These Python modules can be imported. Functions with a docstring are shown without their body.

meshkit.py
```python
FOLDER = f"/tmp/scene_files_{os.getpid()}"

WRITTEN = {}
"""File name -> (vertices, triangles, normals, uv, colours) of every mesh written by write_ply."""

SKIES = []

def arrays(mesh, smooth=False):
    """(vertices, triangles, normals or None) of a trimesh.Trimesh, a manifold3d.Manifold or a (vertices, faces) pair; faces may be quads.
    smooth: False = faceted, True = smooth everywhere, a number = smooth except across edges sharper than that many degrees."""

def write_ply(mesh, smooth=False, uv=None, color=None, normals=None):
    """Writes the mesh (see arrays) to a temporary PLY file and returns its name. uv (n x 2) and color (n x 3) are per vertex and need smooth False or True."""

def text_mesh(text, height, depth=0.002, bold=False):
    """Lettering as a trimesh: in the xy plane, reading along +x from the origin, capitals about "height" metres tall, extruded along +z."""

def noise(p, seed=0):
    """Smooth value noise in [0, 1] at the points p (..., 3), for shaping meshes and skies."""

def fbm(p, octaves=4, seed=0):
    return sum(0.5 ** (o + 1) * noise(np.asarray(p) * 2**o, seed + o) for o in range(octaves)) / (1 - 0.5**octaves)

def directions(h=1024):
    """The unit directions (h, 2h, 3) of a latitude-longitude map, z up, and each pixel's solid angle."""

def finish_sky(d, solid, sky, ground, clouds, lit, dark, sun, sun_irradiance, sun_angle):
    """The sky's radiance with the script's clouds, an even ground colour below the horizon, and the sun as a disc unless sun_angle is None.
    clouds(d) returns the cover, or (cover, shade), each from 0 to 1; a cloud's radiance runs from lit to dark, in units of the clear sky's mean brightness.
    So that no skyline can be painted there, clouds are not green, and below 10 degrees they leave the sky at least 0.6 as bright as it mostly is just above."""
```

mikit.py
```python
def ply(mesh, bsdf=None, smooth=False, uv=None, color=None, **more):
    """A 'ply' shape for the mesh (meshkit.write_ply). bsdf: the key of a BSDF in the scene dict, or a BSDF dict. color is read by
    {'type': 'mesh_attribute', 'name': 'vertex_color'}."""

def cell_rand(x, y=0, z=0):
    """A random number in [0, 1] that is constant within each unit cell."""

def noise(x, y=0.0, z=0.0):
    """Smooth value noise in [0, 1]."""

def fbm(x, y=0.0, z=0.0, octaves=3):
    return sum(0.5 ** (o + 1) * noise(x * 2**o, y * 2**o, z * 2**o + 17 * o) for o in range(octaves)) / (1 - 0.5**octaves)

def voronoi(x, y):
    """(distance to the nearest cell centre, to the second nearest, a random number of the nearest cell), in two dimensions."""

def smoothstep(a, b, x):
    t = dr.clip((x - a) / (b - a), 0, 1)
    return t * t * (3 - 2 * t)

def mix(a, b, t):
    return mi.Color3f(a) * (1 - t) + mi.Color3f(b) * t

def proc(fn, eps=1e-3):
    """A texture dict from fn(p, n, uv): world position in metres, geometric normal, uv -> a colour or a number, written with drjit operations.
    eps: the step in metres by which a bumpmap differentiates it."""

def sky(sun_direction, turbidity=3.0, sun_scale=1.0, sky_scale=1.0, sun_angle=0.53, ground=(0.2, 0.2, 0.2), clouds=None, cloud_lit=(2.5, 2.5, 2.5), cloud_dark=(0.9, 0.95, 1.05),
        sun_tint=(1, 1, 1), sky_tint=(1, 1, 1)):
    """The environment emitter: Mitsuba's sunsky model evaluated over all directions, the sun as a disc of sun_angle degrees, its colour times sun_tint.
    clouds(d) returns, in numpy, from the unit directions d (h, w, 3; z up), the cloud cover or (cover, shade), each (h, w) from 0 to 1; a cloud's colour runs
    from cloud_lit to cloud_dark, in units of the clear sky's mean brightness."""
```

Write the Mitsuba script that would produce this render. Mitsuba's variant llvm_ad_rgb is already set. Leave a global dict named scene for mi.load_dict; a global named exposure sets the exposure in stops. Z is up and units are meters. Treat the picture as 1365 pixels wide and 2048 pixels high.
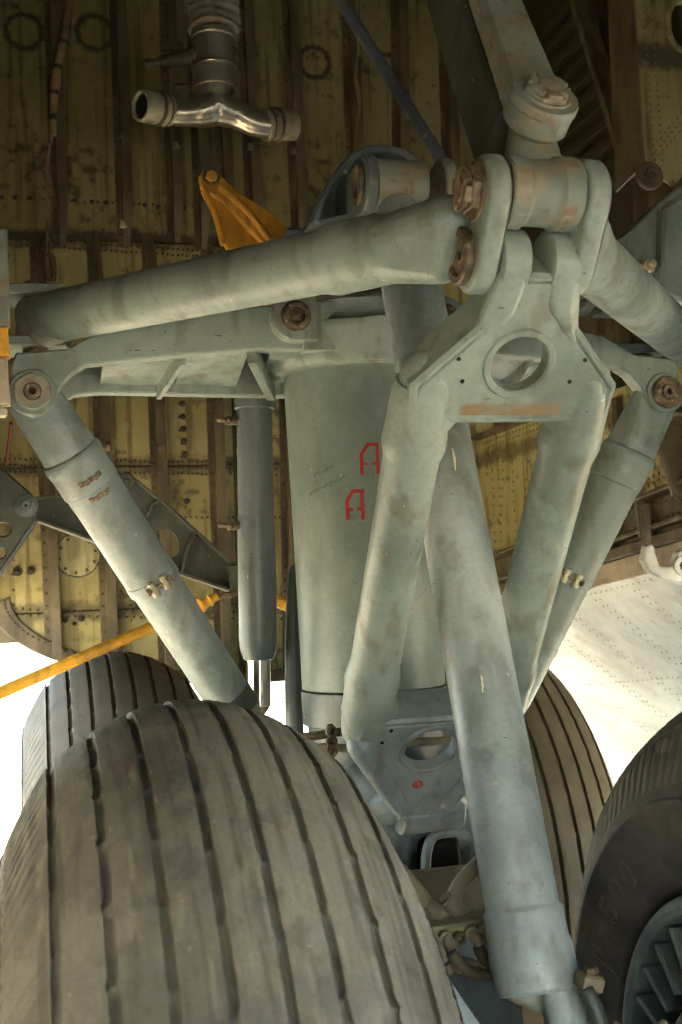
import math, random
import numpy as np, trimesh, mitsuba as mi, drjit as dr, mikit, meshkit
import manifold3d as m3
import mapbox_earcut as earcut
from shapely.geometry import Polygon, Point, LineString, box as sbox, MultiPolygon
from shapely.ops import unary_union
from mikit import proc, noise, fbm, cell_rand, smoothstep, mix, voronoi

T = mi.ScalarTransform4f
A = np.array
rng = np.random.default_rng(7)
random.seed(7)

# ------------------------------------------------------------------ camera, sky, exposure
YAW, PITCH, ROLL, FPX, EYE = 0.252, 0.062, math.radians(2.4), 2327.0, A([0.0, 0.0, 1.626])
_f = A([math.sin(YAW) * math.cos(PITCH), math.cos(YAW) * math.cos(PITCH), math.sin(PITCH)])
_r = A([math.cos(YAW), -math.sin(YAW), 0.0])
_u = np.cross(_r, _f)
_r, _u = _r * math.cos(ROLL) - _u * math.sin(ROLL), _u * math.cos(ROLL) + _r * math.sin(ROLL)
exposure = 4.95
scene = {
    'camera': {'type': 'thinlens', 'fov': math.degrees(2 * math.atan(682.5 / FPX)), 'fov_axis': 'x', 'near_clip': 0.05, 'far_clip': 2000.0,
               'aperture_radius': 0.0035, 'focus_distance': 2.3,
               'to_world': T().look_at(origin=EYE.tolist(), target=(EYE + _f).tolist(), up=_u.tolist())},
    'sky': mikit.sky([-0.22, 0.58, 0.76], turbidity=3.5, ground=(0.35, 0.33, 0.29), sun_tint=(1.02, 1.0, 0.86), sky_tint=(1.06, 1.0, 0.80)),
}
labels = {}
COUNT = {}


def survey(px, py, X=None, Y=None, Z=None):
    """Measured point: the sight line of the full size photograph at (px, py) met with a plane of the aircraft."""
    d = _r * (px - 682.5) / FPX - _u * (py - 1024) / FPX + _f
    t = (X - EYE[0]) / d[0] if X is not None else (Y - EYE[1]) / d[1] if Y is not None else (Z - EYE[2]) / d[2]
    return EYE + d * t


S = survey


# ------------------------------------------------------------------ scene bookkeeping
def numbered(key):
    COUNT[key] = COUNT.get(key, -1) + 1
    return key if COUNT[key] == 0 else f'{key}_{COUNT[key]:03d}'


def thing(name, label, cat, group=None, kind=None):
    key = numbered(name)
    labels[key] = {'label': label, 'category': cat}
    if group: labels[key]['group'] = group
    if kind: labels[key]['kind'] = kind
    return key


def tm(mesh):
    if isinstance(mesh, (list, tuple)):
        return trimesh.util.concatenate([tm(m) for m in mesh])
    if hasattr(mesh, 'to_mesh'):
        m = mesh.to_mesh()
        return trimesh.Trimesh(m.vert_properties[:, :3].astype(float), m.tri_verts, process=False)
    return mesh


def part(parent, name, mesh, mat, smooth=42, label=None, kind=None, to_world=None):
    key = numbered(parent + '__' + name)
    more = {} if to_world is None else {'to_world': to_world}
    scene[key] = mikit.ply(tm(mesh), mat, smooth, **more)
    if label or kind:
        labels[key] = {}
        if label: labels[key]['label'] = label
        if kind: labels[key]['kind'] = kind
    return key


def single(name, mesh, mat, label, cat, smooth=42, group=None, kind=None):
    key = thing(name, label, cat, group, kind)
    scene[key] = mikit.ply(tm(mesh), mat, smooth)
    return key


# ------------------------------------------------------------------ mesh helpers
def unit(v):
    v = np.asarray(v, float)
    return v / np.linalg.norm(v)


def basis(a):
    a = unit(a)
    h = A([0, 0, 1.0]) if abs(a[2]) < 0.9 else A([1.0, 0, 0])
    u = unit(np.cross(h, a))
    return u, np.cross(a, u), a


def grid_mesh(rings, closed_cap=True):
    """Rings: (k, n, 3) loops joined in order, capped by fans."""
    rings = np.asarray(rings)
    k, n, _ = rings.shape
    i = np.arange(n)
    f = []
    for a in range(k - 1):
        p, q = a * n + i, a * n + (i + 1) % n
        f += [np.stack([p, q, q + n], 1), np.stack([p, q + n, p + n], 1)]
    v = rings.reshape(-1, 3)
    if closed_cap:
        v = np.vstack([v, rings[0].mean(0), rings[-1].mean(0)])
        f += [np.stack([(i + 1) % n, i, i * 0 + k * n], 1), np.stack([(k - 1) * n + i, (k - 1) * n + (i + 1) % n, i * 0 + k * n + 1], 1)]
    return trimesh.Trimesh(v, np.vstack(f), process=False)


def lathe(p0, axis, prof, n=56):
    """Solid of revolution about axis from p0; prof = [(metres along the axis, radius)]."""
    u, v, a = basis(axis)
    t = np.arange(n) * 2 * np.pi / n
    ring = np.cos(t)[:, None] * u + np.sin(t)[:, None] * v
    return grid_mesh([p0 + a * s + ring * max(r, 1e-4) for s, r in prof])


def rod(p0, p1, r0, r1=None, n=40, bev=0.0015):
    p0, p1 = A(p0, float), A(p1, float)
    r1 = r0 if r1 is None else r1
    L = np.linalg.norm(p1 - p0)
    return lathe(p0, p1 - p0, [(0, r0 - bev), (bev, r0), (L - bev, r1), (L, r1 - bev)], n)


def disc_ring(c, axis, ri, ro, t, n=48, bev=0.0015):
    """A washer: inner and outer radius, thickness t from c along axis."""
    u, v, a = basis(axis)
    th = np.arange(n) * 2 * np.pi / n
    ring = np.cos(th)[:, None] * u + np.sin(th)[:, None] * v
    pr = [(0, ri), (0, ro - bev), (bev, ro), (t - bev, ro), (t, ro - bev), (t, ri + bev), (t - bev, ri), (0, ri)]
    return grid_mesh([c + a * s + ring * r for s, r in pr], False)


def smooth_path(pts, step=0.012):
    p = np.asarray(pts, float)
    q = np.vstack([2 * p[0] - p[1], p, 2 * p[-1] - p[-2]])
    out = []
    for i in range(1, len(q) - 2):
        k = max(2, int(np.linalg.norm(q[i + 1] - q[i]) / step))
        t = np.linspace(0, 1, k, endpoint=False)[:, None]
        out.append(0.5 * (2 * q[i] + (q[i + 1] - q[i - 1]) * t + (2 * q[i - 1] - 5 * q[i] + 4 * q[i + 1] - q[i + 2]) * t**2 + (3 * q[i] - q[i - 1] - 3 * q[i + 1] + q[i + 2]) * t**3))
    return np.vstack(out + [p[-1:]])


def sweep(pts, r, n=14, step=0.012, smooth=True):
    p = smooth_path(pts, step) if smooth else np.asarray(pts, float)
    rr = np.full(len(p), r) if np.isscalar(r) else np.interp(np.linspace(0, 1, len(p)), np.linspace(0, 1, len(r)), r)
    t = np.gradient(p, axis=0)
    t /= np.linalg.norm(t, axis=1, keepdims=True)
    u = basis(t[0])[0]
    th = np.arange(n) * 2 * np.pi / n
    rings = []
    for i in range(len(p)):
        u = unit(u - t[i] * (u @ t[i]))
        v = np.cross(t[i], u)
        rings.append(p[i] + rr[i] * (np.cos(th)[:, None] * u + np.sin(th)[:, None] * v))
    return grid_mesh(rings)


def plate(poly, t, O, u, v, bev=0.003):
    """Polygon (with holes) in the plane O + x u + y v, thickness t along u x v, all edges chamfered."""
    if isinstance(poly, MultiPolygon):
        return trimesh.util.concatenate([plate(p, t, O, u, v, bev) for p in poly.geoms])
    u, v = unit(u), unit(v)
    n = np.cross(u, v)
    poly = poly.simplify(0.0002)
    V, F, base, caps_pts, ends = [], [], 0, [], []
    idx_low, idx_top = [], []
    for k, ring in enumerate([poly.exterior] + list(poly.interiors)):
        c = A(ring.coords)[:-1, :2]
        area = 0.5 * np.sum(c[:, 0] * np.roll(c[:, 1], -1) - np.roll(c[:, 0], -1) * c[:, 1])
        if (area > 0) != (k == 0): c = c[::-1]
        e = np.roll(c, -1, 0) - c
        e /= np.maximum(np.linalg.norm(e, axis=1, keepdims=True), 1e-12)
        nr = np.stack([-e[:, 1], e[:, 0]], 1)
        npv = np.roll(nr, 1, 0)
        m = (nr + npv) / np.maximum(1 + (nr * npv).sum(1, keepdims=True), 0.25)
        ins = c + m * bev
        N = len(c)
        layers = [(ins, 0), (c, bev), (c, t - bev), (ins, t)] if bev > 0 else [(c, 0), (c, t)]
        for q, h in layers:
            V.append(O + q[:, :1] * u + q[:, 1:] * v + n * h)
        i = np.arange(N)
        for L in range(len(layers) - 1):
            p, q = base + L * N + i, base + L * N + (i + 1) % N
            F += [np.stack([p, q, q + N], 1), np.stack([p, q + N, p + N], 1)]
        caps_pts.append(layers[0][0]); ends.append(N)
        idx_low.append(base + i); idx_top.append(base + (len(layers) - 1) * N + i)
        base += len(layers) * N
    tri = earcut.triangulate_float64(np.vstack(caps_pts), np.cumsum(ends).astype(np.uint32)).reshape(-1, 3)
    lo, hi = np.concatenate(idx_low), np.concatenate(idx_top)
    tri = tri.astype(int)
    a, b, c = (np.vstack(caps_pts)[tri[:, k]] for k in range(3))
    ccw = ((b[:, 0] - a[:, 0]) * (c[:, 1] - a[:, 1]) - (b[:, 1] - a[:, 1]) * (c[:, 0] - a[:, 0])) > 0
    tri = np.where(ccw[:, None], tri, tri[:, ::-1])
    F += [hi[tri], lo[tri[:, ::-1]]]
    return trimesh.Trimesh(np.vstack(V), np.vstack(F), process=False)


def rounded(pts, r, res=6):
    return Polygon(pts).buffer(-r * 0.5).buffer(r * 0.5 + r, quad_segs=res).buffer(-r, quad_segs=res) if r else Polygon(pts)


def ball(c, r, n=20):
    return m3.Manifold.sphere(float(r), n).translate([float(x) for x in c])


def hull(*balls):
    return m3.Manifold.batch_hull([ball(c, r) for c, r in balls])


def cast(parts, cut=(), edge=0.010, it=8):
    """Cast-looking body: union of solids, refined and Taubin-smoothed."""
    m = parts[0]
    for p in parts[1:]: m = m + p
    for c in cut: m = m - c
    m = tm(m.refine_to_length(edge))
    m.merge_vertices()
    trimesh.smoothing.filter_taubin(m, iterations=it)
    return m


def mcyl(p0, p1, r, r1=None, n=48):
    p0, p1 = A(p0, float), A(p1, float)
    u, v, a = basis(p1 - p0)
    M = np.stack([u, v, a, p0], 1)
    return m3.Manifold.cylinder(float(np.linalg.norm(p1 - p0)), float(r), float(r if r1 is None else r1), n).transform(M)


def mbox(c, ax, ay, az, sx, sy, sz):
    M = np.stack([unit(ax) * sx, unit(ay) * sy, unit(az) * sz, A(c, float)], 1)
    return m3.Manifold.cube([1.0, 1.0, 1.0], True).transform(M)


def bbox(c, size, bev=0.002, ax=(1, 0, 0), ay=(0, 1, 0)):
    """Chamfered box, centre c, size along ax, ay, ax x ay."""
    ax, ay = unit(ax), unit(ay)
    sx, sy, sz = size
    return plate(sbox(-sx / 2, -sy / 2, sx / 2, sy / 2), sz, A(c, float) - np.cross(ax, ay) * sz / 2, ax, ay, min(bev, sz * 0.3, sx * 0.3, sy * 0.3))


def hexagon(r):
    return Polygon([(r * math.cos(a), r * math.sin(a)) for a in np.arange(6) * math.pi / 3])


def hex_nut(c, axis, r, t, hole=0.0, turn=0.0):
    u, v, a = basis(axis)
    u, v = u * math.cos(turn) + v * math.sin(turn), v * math.cos(turn) - u * math.sin(turn)
    p = hexagon(r)
    if hole: p = p.difference(Point(0, 0).buffer(hole, quad_segs=8))
    return plate(p, t, A(c, float), u, v, min(0.003, t * 0.2))


def castle_nut(c, axis, r, t, slots=6):
    """Hex nut with slots cut in its outer face and the bolt end in the middle."""
    u, v, a = basis(axis)
    m = tm(hex_nut(c, axis, r, t * 0.62))
    out = [m]
    for k in range(slots):
        th = k * math.pi / 3 + math.pi / 6
        d = u * math.cos(th) + v * math.sin(th)
        w = np.cross(a, d)
        out.append(bbox(A(c) + a * t * 0.8 + d * r * 0.66, (r * 0.36, r * 0.62, t * 0.38), 0.001, d, w))
    out.append(lathe(A(c), a, [(0, r * 0.5), (t * 0.98, r * 0.5), (t * 1.06, r * 0.44)], 28))
    return out


def domes(points, normal, r=0.004, h=None, n=7):
    """Rivet heads on a plane, joined."""
    u, v, a = basis(normal)
    h = h or r * 0.7
    th = np.arange(n) * 2 * np.pi / n
    ring = np.cos(th)[:, None] * u + np.sin(th)[:, None] * v
    one = np.vstack([ring * r - a * 0.0005, ring * r * 0.72 + a * h * 0.7, [a * h]])
    i = np.arange(n)
    f = np.vstack([np.stack([i, (i + 1) % n, (i + 1) % n + n], 1), np.stack([i, (i + 1) % n + n, i + n], 1), np.stack([i + n, (i + 1) % n + n, i * 0 + 2 * n], 1)])
    P = np.asarray(points, float)
    V = (P[:, None] + one[None]).reshape(-1, 3)
    Fc = (f[None] + (np.arange(len(P)) * len(one))[:, None, None]).reshape(-1, 3)
    return trimesh.Trimesh(V, Fc, process=False)


def tri_mesh(pts):
    return A(pts, float)


# ------------------------------------------------------------------ materials
def bsdf(name, fn, rough=0.5, spec=0.5, metallic=0.0, bump=None, scale=1.0, clear=0.0, eps=1e-3):
    b = {'type': 'principled', 'base_color': fn if isinstance(fn, dict) else proc(fn), 'roughness': rough if not callable(rough) else proc(rough), 'specular': spec, 'metallic': metallic}
    if clear: b['clearcoat'] = clear; b['clearcoat_gloss'] = 0.6
    if bump is not None:
        b = {'type': 'bumpmap', 'arbitrary': proc(bump, eps), 'scale': scale, 'bsdf': b}
    scene[name] = {'type': 'twosided', 'bsdf': b}
    return name


def rgb(*c):
    return {'type': 'rgb', 'value': list(c)}


def paint_fn(base, light, dirt, amount=0.5, seed=0.0):
    dk = tuple(0.40 * q for q in dirt)

    def fn(p, n, uv):
        x, y, z = p.x + seed, p.y + seed * 1.7, p.z
        big = fbm(x * 5, y * 5, z * 3.2, 4)
        streak = fbm(x * 34, y * 34, z * 4.5 + seed, 3)
        blot = fbm(x * 21 + 9, y * 21, z * 15, 4)
        fine = noise(x * 160, y * 160, z * 160)
        c = mix(tuple(0.80 * q for q in base), tuple(1.06 * q for q in light), smoothstep(0.30, 0.70, big))
        c = mix(c, dirt, smoothstep(0.48, 0.78, streak) * amount)
        c = mix(c, dk, smoothstep(0.58, 0.84, blot) * amount * 0.85)
        c = mix(c, tuple(1.25 * q for q in light), smoothstep(0.60, 0.82, fbm(x * 24 + 3, y * 24, z * 15, 3)) * 0.30)
        spk = smoothstep(0.92, 0.97, noise(x * 150 + 5, y * 150, z * 150)) * smoothstep(0.42, 0.62, blot + 0.1)
        c = mix(c, dk, spk * 0.7)
        scr = smoothstep(0.93, 0.97, noise(x * 240, y * 240, z * 26 + 4)) * smoothstep(0.5, 0.62, big)
        c = mix(c, (0.40, 0.38, 0.30), scr * 0.35)
        chip = smoothstep(0.950, 0.975, noise(x * 75 + 31, y * 75, z * 52))
        c = mix(c, (0.46, 0.42, 0.32), chip * 0.5)
        return c * (0.93 + 0.14 * fine)
    return fn


def bump_cast(p, n, uv):
    return fbm(p.x * 45, p.y * 45, p.z * 45, 3) * 0.0012 + noise(p.x * 260, p.y * 260, p.z * 260) * 0.00022


def rough_paint(p, n, uv):
    return 0.27 + 0.32 * fbm(p.x * 16, p.y * 16, p.z * 10, 2)


GREEN = bsdf('paint_grey_green', paint_fn((0.183, 0.226, 0.203), (0.244, 0.285, 0.253), (0.135, 0.111, 0.068), 0.50), rough_paint, 0.5, bump=bump_cast)
BLUE = bsdf('paint_blue_and_skylight', paint_fn((0.245, 0.293, 0.300), (0.327, 0.367, 0.360), (0.162, 0.149, 0.118), 0.52, 3.3), rough_paint, 0.55, bump=bump_cast)  # bluer, lighter copy puts sky light on the lower gear into the paint
BRACEBLUE = bsdf('paint_brace_blue', paint_fn((0.165, 0.205, 0.208), (0.215, 0.252, 0.248), (0.115, 0.100, 0.078), 0.45, 5.1), rough_paint, 0.55, bump=bump_cast)
STEELBLUE = bsdf('paint_steel_blue', paint_fn((0.108, 0.134, 0.143), (0.145, 0.170, 0.174), (0.071, 0.062, 0.048), 0.4, 7.7), 0.36, 0.55)
SLATE = bsdf('paint_slate', paint_fn((0.085, 0.108, 0.112), (0.120, 0.145, 0.145), (0.070, 0.058, 0.042), 0.5, 6.1), 0.42, 0.5, bump=bump_cast)
DKGREEN = bsdf('paint_dark_green', paint_fn((0.040, 0.050, 0.042), (0.062, 0.070, 0.055), (0.050, 0.040, 0.026), 0.5, 8.7), 0.48, 0.45, bump=bump_cast)
STRUT = bsdf('paint_strut', paint_fn((0.161, 0.204, 0.181), (0.196, 0.238, 0.211), (0.127, 0.125, 0.094), 0.22, 11.4), 0.40, 0.5)
YELLOW = bsdf('paint_yellow', paint_fn((0.62, 0.30, 0.025), (0.72, 0.36, 0.035), (0.20, 0.10, 0.03), 0.5, 2.2), 0.42, 0.5)
WHITE = bsdf('paint_white', paint_fn((0.784, 0.763, 0.678), (0.848, 0.827, 0.742), (0.530, 0.466, 0.339), 0.25, 4.4), 0.5, 0.4)


def rust_fn(p, n, uv):
    a = fbm(p.x * 40, p.y * 40, p.z * 40, 3)
    c = mix((0.075, 0.052, 0.033), (0.195, 0.140, 0.086), smoothstep(0.3, 0.7, a))
    return mix(c, (0.33, 0.28, 0.19), smoothstep(0.62, 0.80, fbm(p.x * 90 + 3, p.y * 90, p.z * 90, 2)) * 0.6)


RUST = bsdf('rusty_steel', rust_fn, 0.55, 0.5, 0.25, bump=bump_cast)


def worn_fn(p, n, uv):
    a = fbm(p.x * 22, p.y * 22, p.z * 22, 4)
    b = fbm(p.x * 60 + 7, p.y * 60, p.z * 60, 3)
    g_ = fbm(p.x * 11 + 2, p.y * 11, p.z * 11, 3)
    c = mix((0.150, 0.172, 0.148), (0.225, 0.238, 0.196), smoothstep(0.32, 0.68, g_))
    c = mix(c, (0.235, 0.190, 0.118), smoothstep(0.44, 0.66, a) * 0.75)
    c = mix(c, (0.135, 0.088, 0.048), smoothstep(0.54, 0.76, b * 0.6 + a * 0.4) * 0.75)
    c = mix(c, (0.19, 0.075, 0.040), smoothstep(0.84, 0.93, noise(p.x * 70 + 2, p.y * 70, p.z * 40)) * 0.5)
    return mix(c, (0.33, 0.27, 0.16), smoothstep(0.88, 0.95, noise(p.x * 110, p.y * 110, p.z * 90)) * 0.6)


WORN = bsdf('worn_rusty_paint', worn_fn, 0.5, 0.5, bump=bump_cast)


def duct_fn(p, n, uv):
    return mix((0.42, 0.37, 0.29), (0.54, 0.48, 0.38), fbm(p.x * 12, p.y * 12, p.z * 12, 3))


DUCT = bsdf('duct_steel', duct_fn, 0.27, 0.5, 0.95)
CHROME = bsdf('chrome', rgb(0.72, 0.71, 0.68), 0.12, 0.5, 1.0)
BAREMETAL = bsdf('bare_metal', duct_fn, 0.42, 0.5, 0.8)


def chromate_fn(p, n, uv):
    x, y, z = p.x, p.y, p.z
    a = fbm(x * 3.1 + y, y * 3.1, z * 2.2, 3)
    st = fbm(x * 55 + y * 40, 0.0, z * 2.2, 3)
    gr = fbm(x * 34 + y * 24 + 4, 2.0, z * 26, 4)
    c = mix((0.301, 0.253, 0.097), (0.397, 0.339, 0.152), smoothstep(0.3, 0.7, a))
    c = mix(c, (0.123, 0.089, 0.025), smoothstep(0.50, 0.80, st) * 0.70)
    c = mix(c, (0.060, 0.044, 0.017), smoothstep(0.56, 0.76, gr * 0.6 + 0.4 * fbm(x * 5 + y * 4, 7.0, z * 4, 2)) * 0.8)
    seam = dr.minimum(dr.minimum(dr.abs(z - SEAM1), dr.abs(z - SEAM2)), dr.abs(z - SEAM3))
    c = mix(c, (0.049, 0.037, 0.017), (1 - smoothstep(0.012, 0.05, seam + 0.035 * (fbm(x * 40 + y * 30, 1.0, z * 40, 3) - 0.5))) * 0.7)
    c = mix(c, (0.415, 0.376, 0.217), smoothstep(0.80, 0.90, noise(x * 44 + y * 30, 5.0, z * 16)) * 0.30)
    return c * (0.9 + 0.2 * noise(x * 220, y * 220, z * 220))


def chromate_bump(p, n, uv):
    return fbm(p.x * 14 + p.y * 9, 1.0, p.z * 10, 3) * 0.0035


CHROMATE = bsdf('zinc_chromate_panel', chromate_fn, 0.5, 0.45, bump=chromate_bump)
PALECOVER = bsdf('pale_chromate', paint_fn((0.36, 0.33, 0.16), (0.43, 0.40, 0.22), (0.12, 0.09, 0.04), 0.6, 2.9), 0.5, 0.4)
RINGS = [(S(630, 122, Y=4.39), 0.062), (S(190, 62, Y=4.39), 0.066), (S(48, 60, Y=4.39), 0.066)]


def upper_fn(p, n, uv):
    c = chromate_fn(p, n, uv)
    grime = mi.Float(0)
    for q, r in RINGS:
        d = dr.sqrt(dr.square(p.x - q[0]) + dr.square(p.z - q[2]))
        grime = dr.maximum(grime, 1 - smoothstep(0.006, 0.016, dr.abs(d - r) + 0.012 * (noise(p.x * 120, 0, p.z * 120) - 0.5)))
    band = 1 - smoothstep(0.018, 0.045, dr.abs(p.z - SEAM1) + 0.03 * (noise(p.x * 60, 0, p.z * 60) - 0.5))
    c = mix(c * 0.64, (0.055, 0.042, 0.022), dr.maximum(grime, band * 0.85) * 0.85)  # overall darkening stands in for bay shade; rings and seam band are grime
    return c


SEAM1, SEAM2, SEAM3 = S(200, 482, Y=4.4)[2], S(300, 932, Y=4.4)[2], S(100, 1225, Y=4.4)[2]
CHROMATE_UP = bsdf('shaded_grimy_panel', upper_fn, 0.5, 0.4, bump=chromate_bump)


def brown_fn(p, n, uv):
    a = fbm(p.x * 20, p.y * 20, p.z * 5, 3)
    return mix((0.060, 0.045, 0.026), (0.125, 0.096, 0.052), smoothstep(0.3, 0.72, a)) * (0.85 + 0.3 * noise(p.x * 130, p.y * 130, p.z * 130))


BROWN = bsdf('dirty_brown_metal', brown_fn, 0.5, 0.45, bump=bump_cast)
BLACKISH = bsdf('dark_metal_and_shade', rgb(0.05, 0.040, 0.026), 0.45, 0.5, 0.3)
RIVET = bsdf('rivet_metal', rgb(0.16, 0.13, 0.065), 0.38, 0.5, 0.4)


def tyre_fn(p, n, uv):
    ang = dr.atan2(p.y - 1.71, p.z - 0.715)
    a = fbm(p.x * 9, p.y * 7, p.z * 7, 4)
    run = fbm(p.x * 95, ang * 4.5, 1.0, 4)
    b = fbm(p.x * 40 + 3, p.y * 30, p.z * 30, 4)
    c = mix((0.124, 0.116, 0.100), (0.212, 0.196, 0.166), smoothstep(0.30, 0.66, a))
    c = mix(c, (0.080, 0.073, 0.063), smoothstep(0.46, 0.72, run) * 0.55)
    c = mix(c, (0.070, 0.064, 0.056), smoothstep(0.54, 0.76, b) * 0.45)
    c = mix(c, (0.27, 0.24, 0.18), smoothstep(0.58, 0.78, fbm(p.x * 70 + 11, ang * 9, 3.0, 3)) * 0.45)
    fl = smoothstep(0.90, 0.95, noise(p.x * 150, p.y * 110, p.z * 110))
    c = mix(c, (0.34, 0.30, 0.22), fl * 0.5)
    return c * (0.88 + 0.24 * noise(p.x * 330, p.y * 330, p.z * 330))


def brown_tyre_fn(p, n, uv):
    a = fbm(p.x * 8, p.y * 6, p.z * 6, 4)
    c = mix((0.110, 0.086, 0.052), (0.170, 0.136, 0.084), smoothstep(0.3, 0.7, a))
    return mix(c, (0.26, 0.21, 0.13), smoothstep(0.90, 0.95, noise(p.x * 60, p.y * 50, p.z * 50)) * 0.5)


def tyre_bump(p, n, uv):
    return fbm(p.x * 60, p.y * 60, p.z * 60, 3) * 0.0011 + fbm(p.x * 240, p.y * 240, p.z * 240, 2) * 0.00035


TYRE = bsdf('dusty_rubber', tyre_fn, 0.72, 0.35, bump=tyre_bump)


def side_fn(p, n, uv):
    a = fbm(p.x * 9, p.y * 9, p.z * 9, 3)
    return mix((0.030, 0.025, 0.022), (0.062, 0.050, 0.038), smoothstep(0.3, 0.75, a)) * (0.85 + 0.3 * noise(p.x * 90, p.y * 90, p.z * 90))


def cleaner_fn(p, n, uv):
    a = fbm(p.x * 6, p.y * 6, p.z * 6, 3)
    c = mix((0.060, 0.053, 0.045), (0.105, 0.090, 0.066), smoothstep(0.3, 0.7, a))
    return mix(c, (0.17, 0.145, 0.10), smoothstep(0.74, 0.86, noise(p.x * 50, p.y * 26, p.z * 26)) * 0.4)


TYRE_DARK = bsdf('dark_rubber', cleaner_fn, 0.62, 0.4, bump=tyre_bump)
TYRE_BROWN = bsdf('brown_rubber', brown_tyre_fn, 0.6, 0.4, bump=tyre_bump)
SIDEWALL = bsdf('sidewall_rubber', side_fn, 0.6, 0.4, bump=tyre_bump)
LETTERING = bsdf('rubber_lettering', rgb(0.090, 0.064, 0.040), 0.6, 0.4)
HUB = bsdf('hub_paint', paint_fn((0.070, 0.085, 0.085), (0.105, 0.122, 0.118), (0.09, 0.07, 0.045), 0.4, 1.2), 0.42, 0.5)
HOSE = bsdf('brown_hose', paint_fn((0.24, 0.19, 0.125), (0.31, 0.255, 0.175), (0.08, 0.055, 0.035), 0.5, 5.5), 0.6, 0.4, bump=bump_cast)
CABLE = bsdf('cable_tape', paint_fn((0.180, 0.112, 0.057), (0.300, 0.195, 0.098), (0.053, 0.039, 0.027), 0.7, 7.5), 0.65, 0.4, bump=bump_cast)
RED = bsdf('red_paint', rgb(0.33, 0.022, 0.020), 0.55, 0.4)
DARKRED = bsdf('dark_red_sleeve', rgb(0.11, 0.022, 0.016), 0.6, 0.3)
PINKRED = bsdf('faded_red_paint', rgb(0.52, 0.09, 0.085), 0.55, 0.4)
BLACK = bsdf('hole_shade_black', rgb(0.012, 0.011, 0.010), 0.7, 0.3)  # flat black on solid parts stands in for shade inside holes
BEIGE = bsdf('beige_paint', paint_fn((0.40, 0.31, 0.20), (0.46, 0.37, 0.25), (0.20, 0.14, 0.08), 0.35, 9.9), 0.5, 0.4)
SCRAPE = bsdf('bare_primer', rgb(0.62, 0.58, 0.44), 0.6, 0.3)
CLAMP = bsdf('clamp_metal', paint_fn((0.34, 0.32, 0.22), (0.44, 0.41, 0.28), (0.20, 0.12, 0.06), 0.6, 12.3), 0.42, 0.5, 0.3)
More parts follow.
